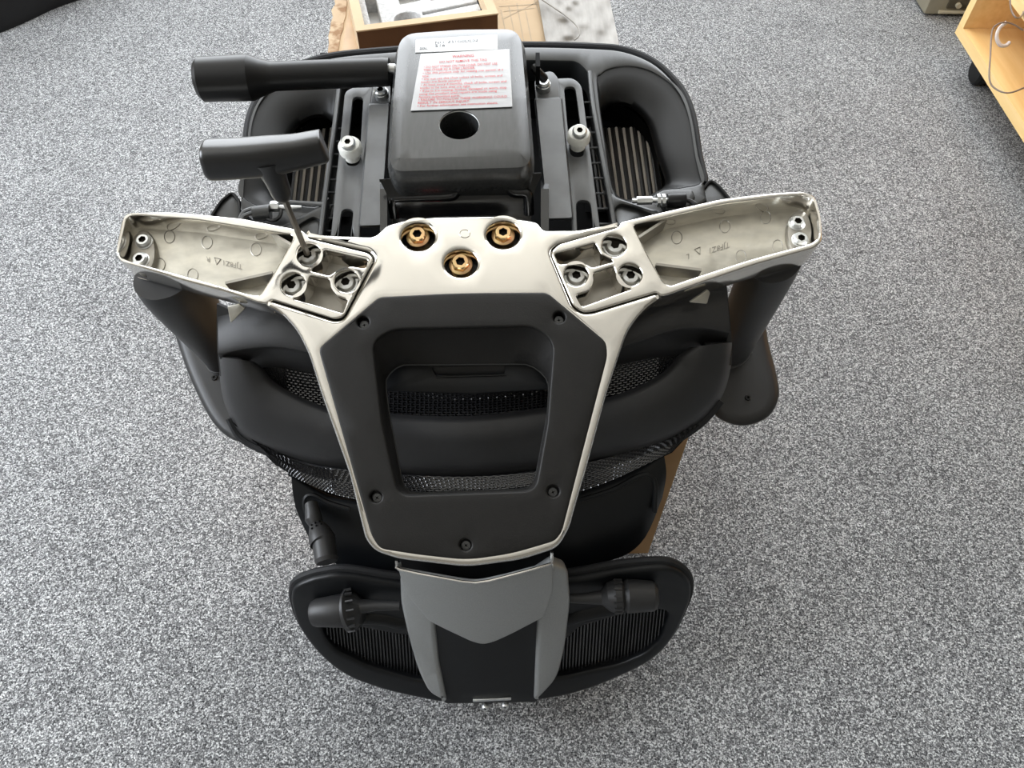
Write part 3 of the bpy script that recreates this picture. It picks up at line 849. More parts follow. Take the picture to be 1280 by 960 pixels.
Q2 = quad_map(stk_q, 0.0010, CV); TM = []
for txt, u0, wdt, v0, hgt in (("NO. Z51G0DL02", 0.24, 0.52, 0.42, 0.26), ("516", 0.24, 0.12, 0.66, 0.28), ("20L", 0.05, 0.10, 0.80, 0.24)):
    me = text_mesh(txt, 1.0); xs = [v.co.x for v in me.vertices]; a, b = min(xs), max(xs)
    TM.append(warp(me, lambda x, y: Q2(u0+(x-a)/(b-a)*wdt, v0-y*hgt)))
add('serial_print', join(*TM), 'greyink', cover)

# ---- black bracket below the cover
tray = add('tilt_bracket', solid_loft([[sp(plane_b(h), x, y) for x, y in r] for h, r in (
    (0.010, [(474, 224), (520, 222), (575, 221), (630, 218), (676, 216)]), (0.009, [(475, 226), (520, 224), (575, 223), (630, 220), (677, 218)]),
    (0.000, [(482, 240), (525, 239), (577, 236), (629, 234), (671, 232)]), (-0.010, [(487, 256), (527, 256), (578, 254), (628, 251), (666, 249)]),
    (-0.026, [(490, 280), (530, 282), (578, 280), (626, 280), (664, 278)]), (-0.034, [(492, 320), (530, 320), (578, 320), (626, 320), (664, 318)]))], 0.003, 5, 4), 'gloss', chair, 'black pressed bracket between cover and back frame', sharp=60)
stp = [(494, 272), (492, 252), (500, 248), (560, 246), (570, 240), (578, 230), (590, 227), (622, 225), (632, 229), (641, 240), (654, 241), (660, 246), (661, 268)]
add('pressed_step', tube_mesh([sp(plane_b(0.001-max(0, (y-232))*0.0006), x, y) for x, y in stp], 0.0050, 12, 4), 'gloss', tray)
add('red_stop', obox_mesh(sp(plane_b(-0.022), 538, 284), Vector((0.010, 0, 0)), Vector((0, 0.006, 0)), Vector((0, 0, 0.004))), 'red', chair, 'red painted stop showing behind the bolts')
for xs in ((475, 484), (676, 686)):
    x0, x1 = xs
    add('side_cheek', stack_mesh([ring(plane_b(-0.02), [(x0, 226), (x1, 226), (x1, 296), (x0, 296)]), ring(plane_b(-0.004), [(x0, 236), (x1, 236), (x1, 292), (x0, 292)])]), 'gloss', tray)

# ---- tension lever
tl = 0.755
lev = [at_t(x, y, t) for x, y, t in ((487, 90, 0.755), (480, 90, 0.755), (342, 95.5, 0.752), (328, 96.5, 0.752), (313, 97, 0.750), (252, 99.5, 0.747), (248, 99.7, 0.747))]
r0 = 17.3*tl/FPX; r1 = 27.5*tl/FPX
lv = add('tilt_lever', tube_mesh(lev, [r0*0.96, r0, r0, r0*1.25, r1, r1*0.96, r1*0.80], 40), 'black', chair, 'thick black tilt lever sticking out to the left', sharp=22)
add('lever_pin', tube_mesh([at_t(484, 86, 0.752), at_t(500, 86, 0.752)], 0.005, 12), 'zinc', lv)
add('lever_clip', obox_mesh(sp(plane_b(0.0), 672, 86), Vector((0.002, 0, 0)), Vector((0, 0.012, 0)), Vector((0, 0, 0.010))), 'deep', chair)
add('lever_clip', tube_mesh([sp(plane_b(0.004), 667, 84), sp(plane_b(0.002), 672, 90), sp(plane_b(-0.012), 680, 98)], 0.0045, 10, 4), 'black', chair)

# ---- adjustment paddles and their cables
for sgn, pts, lab in ((1, [(862, 262), (868, 246), (876, 237), (884, 227), (890, 225), (900, 232), (912, 246), (920, 262), (905, 280), (870, 282)], 'right'),
                      (-1, [(256, 284), (264, 268), (275, 251), (288, 240.5), (293, 241), (302, 252), (302, 272), (298, 290)], 'left')):
    sf = plane_b(HS-0.004); o_ = rp(pts, 5, 4)
    pd = plate('paddle_lever', sf, o_, 'seat', chair, th=0.012, bev=0.003, label='black paddle lever at the %s edge of the seat' % lab)
    cx = sum(p[0] for p in pts)/len(pts); cy = sum(p[1] for p in pts)/len(pts)
    add('paddle_rim', tube_mesh([sp(sf, x, y, 0.001) for x, y in [(p[0], p[1]) for p in grow(o_, -2.2)]+[grow(o_, -2.2)[0]]], 0.0016, 6), 'lobe', pd)
s5 = plane_b(HS+0.012)
ad = add('cable_sleeve', tube_mesh([sp(s5, 834, 250), sp(s5, 837, 250), sp(s5, 855, 249.5), sp(s5, 857, 249.5)], [0.0058, 0.0066, 0.0066, 0.0058], 16), 'black', chair, 'black sleeve of the right cable adjuster')
add('adjuster_nut', tube_mesh([sp(s5, 796, 251), sp(s5, 815, 250.5)], 0.0040, 6), 'zinc', ad)
add('adjuster_rod', tube_mesh([sp(s5, 790, 251), sp(s5, 834, 250)], 0.0024, 10), 'zinc', ad)
for x in (823, 829):
    add('lock_nut', tube_mesh([sp(s5, x-2, 250.4), sp(s5, x+2, 250.3)], 0.0062, 6), 'zinc', ad)
add('cable', tube_mesh([sp(s5, 856, 250), sp(s5, 864, 252), sp(s5, 872, 258), sp(plane_b(HS), 880, 268)], 0.0022, 8, 4), 'black', ad)
add('cable_clip', plate_mesh(plane_b(HS+0.006), rp([(820, 241, 2), (830, 237, 3), (866, 236, 3), (870, 246, 3), (858, 262, 3), (834, 262, 3)], 3), (), 0.008, 0.002), 'seat', ad)
ad = add('cable_sleeve', tube_mesh([sp(s5, 317, 268), sp(s5, 338, 266)], 0.0072, 16), 'seat', chair, 'grey clip of the left cable adjuster')
add('adjuster_nut', tube_mesh([sp(s5, 339, 258), sp(s5, 349, 258)], 0.0052, 6), 'zinc', ad)
add('adjuster_rod', tube_mesh([sp(s5, 349, 259), sp(s5, 362, 260), sp(s5, 377, 259)], [0.0024, 0.0032, 0.0016], 10), 'zinc', ad)
for d in (0, 5):
    add('cable', tube_mesh([sp(s5, 300, 274+d), sp(s5, 304, 266+d), sp(s5, 312, 262+d), sp(s5, 322, 260+d*0.8), sp(s5, 340, 258+d*0.6)], 0.0022, 8, 4), 'rail', ad)
add('cable_loop', tube_mesh([sp(s5, 352, 258), sp(s5, 350, 270), sp(s5, 342, 276), sp(s5, 334, 274)], 0.0018, 8, 4), 'black', ad)

# ---- polished back frame
FS = frame_s()
f_out = rp([(381, 290.5, 1), (414, 293, 4), (468, 295, 8), (482, 281, 5), (512, 271.5, 10), (542, 268.5, 8), (630, 267, 8), (652, 272, 8), (672, 277, 4), (679, 287, 6), (722, 286.5, 6), (772, 277.5, 2),
            (774, 283, 1), (697, 304, 5), (687, 313, 6), (716, 384, 7), (729, 391.5, 6), (742, 390, 2), (820, 366, 5), (827, 371, 2), (806, 386, 10), (785, 412, 16), (759, 490, 10), (735, 579, 6), (719, 634, 8), (712, 660, 8), (698, 685, 12), (652, 700, 16), (584, 709, 16),
            (497, 699, 12), (468, 689, 14), (456, 674, 8), (436, 592, 10), (400, 490, 10), (385, 442, 12), (370, 412, 12), (350, 390, 10), (331, 380, 2), (337, 375, 5), (418, 401, 5), (430, 398, 6), (469, 322, 6), (462, 314, 4), (385, 296, 2)], 4)
frame = plate('back_frame', FS, f_out, 'chrome', chair, [circ(522.5, 294.5, 21, 17.3), circ(629, 292, 21, 17.3), circ(576, 328, 21, 17.3),
              grow(rp([(398, 436, 8), (474, 371.5, 6), (684, 366, 6), (758, 428, 8), (759, 446, 6), (702.5, 664, 6), (694, 676, 10), (640, 692, 20), (584, 700, 20), (520, 693, 20), (474, 685.5, 10), (464, 668, 6)], 8), -3.5)],
              th=0.017, bev=0.0035, grid=16, res=3, label='polished aluminium back frame in a wide Y shape', sharp=30)
for x, y in ((522.5, 297), (629, 295), (576, 331)):
    place('flange_bolt', GOLD, None, sp(frame_s(-0.013), x, y), sn(FS, x, y), frame, random.random(), label='yellow zinc plated hex flange bolt')
plate('mount_block', frame_s(-0.0185), rp([(488, 288, 4), (520, 276, 4), (635, 274, 4), (664, 286, 4), (640, 345, 6), (512, 347, 6)], 4), 'black', frame, th=0.02, bev=0.002)
# small round casting mark
mk = [sp(FS, x, y, 0.0003) for x, y in circ(581, 292, 6.5, 5, 24)]
add('casting_mark', tube_mesh(mk+mk[:1], 0.0004, 6), 'chrome', frame)

# ---- black cover panel with the window
win_in = rp([(481, 472, 26), (500, 456, 8), (560, 456, 8), (662, 455, 10), (687, 474, 26), (684, 520, 6), (667, 611, 16), (506, 617, 16), (487, 520, 6)], 10, 5)
win_out = rp([(466, 428, 26), (490, 412, 18), (668, 408, 18), (692, 428, 26), (684, 530, 6), (669, 614, 16), (498, 620, 16), (478, 530, 6)], 10, 5)
p_out = rp([(398, 436, 8), (474, 371.5, 6), (560, 367, 20), (610, 366, 20), (684, 366, 6), (758, 428, 8), (759, 446, 6), (702.5, 664, 6), (694, 676, 10), (640, 692, 20), (584, 700, 20), (520, 693, 20), (474, 685.5, 10), (464, 668, 6)], 8)
scr = [(454, 403), (699, 397), (470, 621), (691.5, 614), (582, 681)]
panel = plate('frame_cover', FS, p_out, 'panel', chair, [win_out]+[circ(x, y, 7.6, 7.4, 20) for x, y in scr], th=0.012, bev=0.0018, grid=22, h0=0.0016, res=3, label='black grained plastic cover with a rounded window', sharp=40)
for x, y in scr:
    place('cover_screw', SCREW, None, sp(FS, x, y+1.5, -0.006), sn(FS, x, y), panel, random.random())
    add('screw_well', stack_mesh([ring(frame_s(-0.012), circ(x, y, 8, 8, 16)), ring(frame_s(-0.001), circ(x, y, 8, 8, 16))], True, False), 'black', panel)
def window_tunnel():
    n = 72
    def resamp(q):
        q = [Vector(p[:2]) for p in q]; c0 = Vector((580, 520))
        L = []
        for k in range(n):
            a = 2*math.pi*k/n; d = Vector((math.cos(a), math.sin(a))); best = 0
            for i in range(len(q)):
                p, r = q[i-1]-c0, q[i]-c0
                den = d.x*(r.y-p.y)-d.y*(r.x-p.x)
                if abs(den) < 1e-9: continue
                t = (p.x*(r.y-p.y)-p.y*(r.x-p.x))/den; s = (p.x*d.y-p.y*d.x)/den
                if t > 0 and -1e-6 <= s <= 1+1e-6: best = max(best, t)
            L.append((c0.x+d.x*best, c0.y+d.y*best))
        return L
    o, i = resamp(grow(win_out, 3)), resamp(win_in)
    R = [ring(frame_s(-0.004), o), ring(frame_s(-0.0005), grow(o, -2)), ring(frame_s(-0.003), grow(o, -4.5))]
    deep = []
    # the inner opening lies a little deeper and smaller
    R.append([a.lerp(b, 0.5) for a, b in zip(ring(frame_s(-0.010), grow(o, -5)), [at_t(p[0], p[1], FS(p[0], p[1])+0.022) for p in i])])
    R.append([at_t(p[0], p[1], FS(p[0], p[1])+0.026) for p in i])
    R.append([at_t(p[0], p[1], FS(p[0], p[1])+0.030) for p in i])
    return stack_mesh(R, False, False), R[-2]
tm, inner = window_tunnel()
add('window_surround', tm, 'panel', panel, sharp=60)
add('window_lip', tube_mesh(inner+inner[:1], 0.0007, 6), 'seat', panel)

# ---- arm brackets (open cast troughs)
def arm(side):
    R = side == 'right'
    if R:
        out = rp([(688, 315, 6), (698, 305, 5), (773, 283.5, 2), (776, 277, 3), (835, 263, 10), (900, 248.5, 10), (960, 241, 10), (1004, 238.5, 10), (1019, 244, 10), (1027, 272, 8), (1028, 300, 8), (1019, 309.5, 8), (945, 330, 20), (880, 352, 20), (836, 368, 4), (827, 370, 4), (821, 365, 6), (742, 389, 4), (729, 390.5, 6), (717, 383, 7)], 5)
        trough = rp([(792, 281, 4), (835, 270.5, 10), (905, 254, 10), (972, 245.5, 10), (1006, 243, 8), (1017, 249, 8), (1023.5, 273, 6), (1024, 296, 6), (1015, 303.5, 6), (941, 323, 15), (876, 344, 15), (838, 357, 5), (830, 353, 5), (810, 318, 4)], 5)
        bolts = [(768, 306), (720, 343), (787.5, 343)]
        pocA = rp([(693, 317, 3), (744, 303, 3), (752, 318, 4), (765, 324, 3), (766, 327, 2), (740, 334, 3), (728, 327, 4), (708, 329, 4), (699, 330, 3)], 3)
        pocB = rp([(742, 341, 3), (767, 332, 3), (771, 345, 4), (780, 357, 4), (789, 361, 2), (728, 383, 3), (720, 369, 3), (736, 364, 4), (743, 352, 4)], 3)
        ends = [(996, 279), (1000, 300)]
        ribs = [((792, 306), (836, 277)), ((818, 336), (874, 343))]
        txt = ("TJF8Z1", "L", (911, 303), (858, 318), (880, 312))
        circs = [(846, 297), (906, 283), (957, 272), (926, 321), (972, 308)]
        pad_c = (1002, 284)
    else:
        out = rp([(467, 324, 6), (461, 316, 5), (386, 297.5, 2), (379, 288, 3), (366, 285, 6), (300, 272, 10), (215, 264.5, 10), (163, 265, 10), (152, 274, 8), (144.5, 312, 8), (147, 324, 8), (160, 329, 8), (227, 350, 20), (284, 365, 20), (325, 378.5, 4), (333, 380, 4), (339, 374.5, 6), (418, 399, 4), (429, 396.5, 6)], 5)
        trough = rp([(158, 270, 6), (172, 268.6, 6), (244, 274, 10), (325, 287, 6), (364, 293, 4), (366, 298, 3), (339, 346, 4), (324, 369, 5), (312, 368, 6), (260, 353, 15), (195, 335, 15), (153, 324, 8), (148, 316, 6)], 5)
        bolts = [(386, 318), (366, 355), (433, 351)]
        pocA = rp([(405, 312, 3), (460, 325, 3), (456, 335, 3), (438, 332, 4), (420, 338, 4), (411, 344, 2), (388, 338, 3), (400, 326, 3)], 3)
        pocB = rp([(387, 344, 3), (411, 349, 3), (413, 361, 4), (421, 370, 4), (434, 375, 3), (428, 391, 3), (366, 373, 3), (379, 364, 4), (385, 352, 3)], 3)
        ends = [(180, 302), (176, 325)]
        ribs = [((367, 312), (326, 288)), ((344, 346), (286, 359))]
        txt = ("TJF8Z1", "R", (292, 333), (259, 322), (270, 328))
        circs = [(212, 296), (259, 303), (320, 312), (200, 331), (241, 344)]
        pad_c = (172, 309)
    AS = frame_s(0.0006)
    hs = [trough, pocA, pocB] + [circ(x, y, 15, 14.2) for x, y in bolts]
    br = plate('arm_bracket', AS, out, 'chrome', chair, hs, th=0.031, bev=0.0018, grid=24, res=3, sharp=30,
               label='polished cast arm bracket on the %s with an open trough' % side)
    plate('trough_floor', frame_s(-0.021), grow(trough, 3), 'cast', br, th=0.004, bev=0.0005, grid=30)
    # raised sloping end wall carrying the two end bolts
    plate('end_pad', frame_s(-0.014), [(p[0], p[1]) for p in circ(pad_c[0]+(-2 if R else 6), pad_c[1]+5, 16, 28, 24)], 'pocket', br, th=0.010, bev=0.003)
    for x, y in ends: place('end_bolt', SMALLB, None, sp(frame_s(-0.0135), x, y), sn(AS, x, y), br, random.random())
    o1 = rp(list(zip([p[0] for p in bolts], [p[1] for p in bolts])), 0)
    plate('pocket_floor', frame_s(-0.023), grow(pocA, 2), 'pocket', br, th=0.004, bev=0.0005)
    plate('pocket_floor', frame_s(-0.023), grow(pocB, 2), 'pocket', br, th=0.004, bev=0.0005)
    for x, y in bolts:
        add('bolt_well', stack_mesh([ring(frame_s(-0.026), circ(x, y, 15.6, 14.8, 24)), ring(frame_s(-0.003), circ(x, y, 15.6, 14.8, 24))], True, False), 'pocket', br)
        place('button_bolt', SILVER, None, sp(frame_s(-0.018), x, y+3.5), sn(AS, x, y), br, random.random(), label='silver hex socket bolt')
    for (a, b) in ribs:
        pa, pb_ = sp(frame_s(-0.012), *a), sp(frame_s(-0.014), *b)
        d = (pb_-pa); n = sn(AS, *a); s = d.normalized().cross(n)
        add('rib', obox_mesh((pa+pb_)/2, d/2, s*0.0012, n*0.009), 'pocket', br)
    FL = frame_s(-0.021)
    for x, y in circs:
        cc = [sp(FL, p[0], p[1], 0.0002) for p in circ(x, y, 6.5, 8, 20)]
        add('ejector_mark', tube_mesh(cc+cc[:1], 0.00035, 5), 'pocket', br)
    # raised cast lettering, upside down as the bracket is
    o = Vector(txt[2]); e = Vector(txt[4]) - Vector(txt[2]); sl = e.y/e.x
    def put(body, ox, oy, size):
        me = text_mesh(body, 1.0)
        return warp(me, lambda x, y: sp(FL, ox - x*size, oy - x*size*sl + y*size*1.05, 0.0004))
    ox, oy = (898, 297) if R else (272, 326)
    T1 = put(txt[0], (912 if R else 275), (299 if R else 328.5), 9.5)
    if R:
        lets = [put("TJF8Z1", 912, 303, 9), put("L", 862, 317, 9)]
        tri = [(875, 309), (868, 312), (875, 318)]
    else:
        lets = [put("TJF8Z1", 303, 331, 8.5), put("R", 263, 322, 8.5)]
        tri = [(276, 324), (268, 322), (271, 331)]
    bpy.data.meshes.remove(T1)
    tp = [sp(FL, p[0], p[1], 0.0004) for p in tri]
    lets.append(tube_mesh(tp+tp[:1], 0.0004, 5))
    add('cast_lettering', join(*lets), 'pocket', br)
    return br
armR = arm('right'); armL = arm('left')

# ---- arm posts and armrest pads hanging below
def post(name, top, bot, ttop, tbot, r0, r1, lab):
    a, b = at_t(*top, ttop), at_t(*bot, tbot)
    m1, m2 = a.lerp(b, 0.2), a.lerp(b, 0.85)
    o = add(name, tube_mesh([a, m1, m2, b], [r0, (r0*1.02), r1*1.02, r1], 32, 5, 0.8), 'shell', chair, lab)
    add('post_collar', tube_mesh([b, b+(b-a).normalized()*0.004], [r1*1.03, r1*1.03], 32, 0, 0.8), 'rail', o)
    return o
post('arm_post', (968, 322), (914, 434), 0.70, 0.86, 0.030, 0.027, 'black arm post under the right arm bracket')
post('arm_post', (207, 342), (280, 446), 0.69, 0.85, 0.030, 0.021, 'black arm post under the left arm bracket')
def pad(pts, t0, lab, screw):
    o = [(p[0], p[1]) for p in cr(pts, 6)]
    s = const(t0, 0, 590, -0.03, 470)
    e = const(t0+0.030, 0, 590, -0.03, 470)
    R = [ring(s, grow(o, -14)), ring(s, grow(o, -6)), ring(const(t0+0.004, 0, 590, -0.03, 470), o), ring(const(t0+0.018, 0, 590, -0.03, 470), grow(o, 1)), ring(e, grow(o, -6))]
    ob = add('armrest', stack_mesh(R), 'shell', chair, lab, sharp=50)
    return ob, s
p1, s1 = pad([(905, 385), (948, 384), (960, 430), (971, 474), (972, 498), (960, 520), (934, 531), (908, 527), (890, 510), (884, 460), (888, 410)], 0.87, 'black armrest pad to the right of the backrest', (935, 497))
place('pad_screw', TINY, None, sp(s1, 935, 497)-ray(935, 497)*0.001, sn(s1, 935, 497), p1)
hl = tube_mesh([sp(s1, x, y)-ray(x, y)*0.002 for x, y in ((912, 446), (922, 448.5), (932, 446), (940, 440))], 0.0012, 8, 4)
add('collar_edge', hl, 'rail', p1)
p2, s2 = pad([(222, 386), (216, 402), (226, 438), (241, 478), (262, 520), (282, 543), (305, 552), (330, 540), (336, 490), (322, 430), (290, 396), (250, 380)], 0.85, 'black armrest pad to the left of the backrest', (268, 472))
place('pad_screw', TINY, None, sp(s2, 268, 472)-ray(268, 472)*0.001, sn(s2, 268, 472), p2)

# ---- lower backrest shell (lumbar part)
def LT(extra=0.0): return const(0.690+extra, 0.020, 592, 0.030, 460)
lum_out = [(273, 446), (277, 490), (287, 520), (306, 548), (362, 572), (430, 586), (590, 596), (737, 577), (825, 556), (873, 529), (901, 498), (913, 462), (915, 428)]
lum_in = [(318, 452), (330, 462), (339, 474), (358, 487), (400, 506), (440, 513), (585, 520), (740, 500), (790, 486), (825, 468), (842, 452), (848, 444), (862, 434)]
lum_mid = [((a[0]*0.45+b[0]*0.55), (a[1]*0.45+b[1]*0.55)) for a, b in zip(lum_out, lum_in)]
rowsL = [[at_t(x, y, LT(0.010)(x, y)) for x, y in lum_in], [at_t(x, y, LT(0.001)(x, y)) for x, y in [(a[0]*0.12+b[0]*0.88, a[1]*0.12+b[1]*0.88) for a, b in zip(lum_out, lum_in)]],
         [at_t(x, y, LT(-0.006)(x, y)) for x, y in lum_mid], [at_t(x, y, LT(0.0)(x, y)) for x, y in [(a[0]*0.85+b[0]*0.15, a[1]*0.85+b[1]*0.15) for a, b in zip(lum_out, lum_in)]],
         [at_t(x, y, LT(0.016)(x, y)) for x, y in lum_out]]
lum = add('lumbar_shell', solid_loft(rowsL, 0.004, 5, 5), 'shell', chair, 'wide black lower backrest shell behind the frame cover', sharp=60)
# end caps up to the ridge
bar_top = [(272, 372), (300, 366), (380, 370), (480, 392), (590, 400), (700, 390), (790, 370), (880, 352), (908, 350)]
bar_edge = [(273, 441), (305, 434), (345, 431), (385, 438), (480, 458), (590, 468), (700, 452), (786, 429), (840, 411), (880, 408), (912, 414)]
bar_low = [(282, 465), (308, 462), (345, 459), (390, 466), (480, 482), (590, 490), (700, 478), (767, 457), (840, 444), (880, 438), (905, 436)]
bar_top2 = [(272, 388), (300, 380), (345, 376), (385, 384), (480, 400), (590, 408), (700, 396), (786, 376), (840, 362), (880, 356), (908, 354)]
def bt(pts, e): return [at_t(x, y, const(0.680+e, 0.020, 592, 0.03, 430)(x, y)) for x, y in pts]
ridge_rows = [bt(bar_top2, 0.02), bt([((a[0]+b[0])/2, (a[1]+b[1])/2) for a, b in zip(bar_top2, bar_edge)], 0.004), bt(bar_edge, -0.004), bt([(a[0]*0.85+b[0]*0.15, a[1]*0.85+b[1]*0.15+1) for a, b in zip(bar_edge, bar_low)], 0.002), bt(bar_low, 0.030)]
add('lumbar_ridge', solid_loft(ridge_rows, 0.004, 5, 5), 'shell', lum, sharp=60)
add('shell_flank', solid_loft([bt([(271, 380), (280, 384), (292, 390)], 0.014), bt([(271, 430), (283, 440), (300, 446)], 0.016), bt([(275, 470), (300, 476), (330, 474)], 0.012)], 0.004, 5, 5), 'shell', lum)
add('shell_flank', solid_loft([bt([(908, 352), (900, 356), (888, 362)], 0.014), bt([(914, 415), (902, 424), (880, 432)], 0.018), bt([(915, 456), (880, 462), (848, 452)], 0.012)], 0.004, 5, 5), 'shell', lum)
for q in ([(284, 383), (298, 380), (306, 386), (288, 404)], [(862, 378), (885, 362), (888, 366), (884, 380)]):
    plate('chrome_tab', const(0.668, 0.020, 592, 0.03, 430), rp(q, 2), 'cast', lum, th=0.003, bev=0.0006)
weave('lumbar_mesh', [[(318, 428), (400, 440), (590, 470), (780, 436), (866, 408)], [(318, 470), (400, 490), (590, 498), (780, 474), (866, 450)], [(330, 500), (400, 528), (590, 540), (780, 514), (866, 480)]],
      LT(0.030), 150, 27, 0.0019, 0.0016, 0.0007, chair)
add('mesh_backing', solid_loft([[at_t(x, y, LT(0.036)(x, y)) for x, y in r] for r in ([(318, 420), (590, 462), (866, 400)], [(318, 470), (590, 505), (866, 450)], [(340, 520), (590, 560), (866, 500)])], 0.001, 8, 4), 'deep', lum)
edge = [at_t(x, y+2.5, LT(0.018)(x, y)) for x, y in lum_out[2:-2]]
add('mesh_piping', tube_mesh(edge, 0.0042, 8, 6), 'bag', lum)
# mesh band curling under the shell
weave('lumbar_mesh_edge', [[(290, 527), (362, 574), (430, 588), (590, 597), (737, 579), (873, 531)], [(330, 562), (380, 590), (450, 604), (590, 612), (730, 592), (850, 552)], [(345, 580), (385, 604), (450, 624), (590, 636), (730, 612), (840, 564)]],
      const(0.730, 0.020, 592, 0.03, 560), 140, 15, 0.0019, 0.0016, 0.0007, chair)
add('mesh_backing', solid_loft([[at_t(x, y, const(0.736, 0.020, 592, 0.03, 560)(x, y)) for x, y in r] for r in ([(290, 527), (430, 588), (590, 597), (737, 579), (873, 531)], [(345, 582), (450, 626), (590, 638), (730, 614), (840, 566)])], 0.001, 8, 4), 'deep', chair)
# slotted plate seen through the window
sl = plate('slotted_plate', const(0.682), rp([(478, 440), (700, 436), (694, 486), (590, 492), (482, 489)], 4), 'rear', chair, [rp([(540, 459), (632, 456), (630, 468), (545, 470)], 2)], th=0.004, bev=0.001)
add('slot_lip', tube_mesh([at_t(545, 471, 0.680), at_t(632, 468.5, 0.680)], 0.0007, 6), 'seat', sl)

# ---- upper backrest shell
def UT(e=0.0): return const(0.776+e, 0.0, 597, 0.020, 640)
u_top = [(363, 588), (397, 611), (437, 624), (590, 642), (724, 613), (790, 588), (829, 562)]
u_bot = [(392, 684), (424, 707), (462, 722), (590, 740), (745, 706), (800, 680), (828, 622)]
u_mid = [(370, 636), (405, 662), (448, 674), (590, 692), (738, 660), (800, 636), (833, 592)]
ub = add('backrest_shell', solid_loft([[at_t(x, y, UT(0.02)(x, y)) for x, y in u_top], [at_t(x, y, UT(0.0)(x, y)) for x, y in [(a[0]*0.9+b[0]*0.1, a[1]*0.9+b[1]*0.1) for a, b in zip(u_top, u_mid)]],
        [at_t(x, y, UT(0.0)(x, y)) for x, y in u_mid], [at_t(x, y, UT(0.012)(x, y)) for x, y in u_bot]], 0.005, 6, 6), 'rear', chair, 'dark upper backrest shell above the headrest', sharp=60)
for r in ([(437, 636), (410, 628), (392, 619), (383, 621), (381, 632), (386, 650)], [(724, 625), (765, 612), (798, 595), (812, 594), (819, 606), (818, 640)]):
    add('raised_ridge', tube_mesh([at_t(x, y, UT(-0.0005)(x, y)) for x, y in r], 0.0028, 8, 6), 'rear', ub)
add('top_edge', tube_mesh([at_t(x, y, UT(0.014)(x, y)) for x, y in u_top], 0.0014, 8, 6), 'seat', ub)
k = [at_t(x, y, t-0.02) for x, y, t in ((389, 630, 0.785), (391, 640, 0.78), (392, 648, 0.778), (395, 655, 0.776), (399, 664, 0.772), (402, 673, 0.768), (403.5, 677, 0.766), (405, 679, 0.765), (408, 700, 0.755), (408.5, 703, 0.754))]
kn = add('adjuster_knob', tube_mesh(k, [0.0065, 0.0075, 0.0085, 0.0068, 0.0105, 0.0128, 0.0128, 0.0112, 0.0112, 0.0098], 28), 'shell', chair, 'black ribbed adjuster knob left of the frame cover', sharp=25)
dim = head_mesh('grip_dimple', [('c', 0.0011, -0.001), ('c', 0.0010, 0.0), ('c', 0.0004, 0.0003)], 8, mats=('deep',))
kd = (k[4]-k[3]).normalized()
for i in range(2):
    for j in range(3):
        ang = -0.5 + j*0.5
        base = k[3].lerp(k[5], 0.15+0.25*i); tc = (EYE-base); tc = (tc-kd*tc.dot(kd)).normalized(); sd = kd.cross(tc)
        nn = tc*math.cos(ang)+sd*math.sin(ang)
        place('grip_dimple', dim, None, base+nn*(0.0088+0.0018*i), nn, kn)

# ---- headrest
def HT(e=0.0): return const(0.832+e, 0.0, 612, 0.080, 800, 250.0)
h_out = [(364, 746), (368, 736), (382, 729), (400, 724), (432, 721), (500, 731), (600, 738), (712, 726), (775, 715), (825, 711), (846, 715), (860, 726), (864, 741), (859, 762), (840, 800), (815, 826), (775, 847), (725, 866), (670, 877), (610, 881), (562, 880), (525, 874), (475, 862), (432, 845), (400, 820), (375, 787), (365, 760)]
ho = L2(cr(h_out, 4))
h_hole = rp([(398, 778, 6), (437, 783, 6), (500, 795, 8), (600, 800, 8), (710, 800, 6), (722, 786, 10), (775, 770, 8), (828, 763, 6), (837, 768, 5), (826, 801, 8), (806, 819, 8), (775, 832, 8), (705, 847, 10), (600, 857, 10), (520, 851, 10), (462, 835, 10), (420, 815, 8), (407, 800, 6)], 6)
hd = plate('headrest_frame', HT(), ho, 'rear', chair, [h_hole], th=0.016, bev=0.0035, grid=26, res=3, label='black curved headrest frame with mesh inset', sharp=50)
add('headrest_piping', tube_mesh([sp(HT(), p[0], p[1], -0.010) for p in grow(ho, 0.6)]+[sp(HT(), *grow(ho, 0.6)[0], -0.010)], 0.0042, 8), 'bag', hd)
hm_s = HT(0.012)
A = []
hin = grow(ho, -9)
for i in range(112):
    q = []
    for j in range(61):
        v = j/60; x = 388 + i*4.15 + (1-i/56)*14*v; y = 750 + 122*v
        if inside(x, y, [hin]): q.append((x, y))
    if len(q) < 5: continue
    q = q[::4]
    A.append([(sp(hm_s, x, y), sn(hm_s, x, y), Vector((1, 0, 0))) for x, y in q])
add('headrest_mesh', ribbons(A, 0.0016), 'thread', hd, kind='stuff', sharp=70)
plate('mesh_backing', HT(0.017), grow(ho, -10), 'deep', hd, th=0.001, bev=0.0002, grid=26)
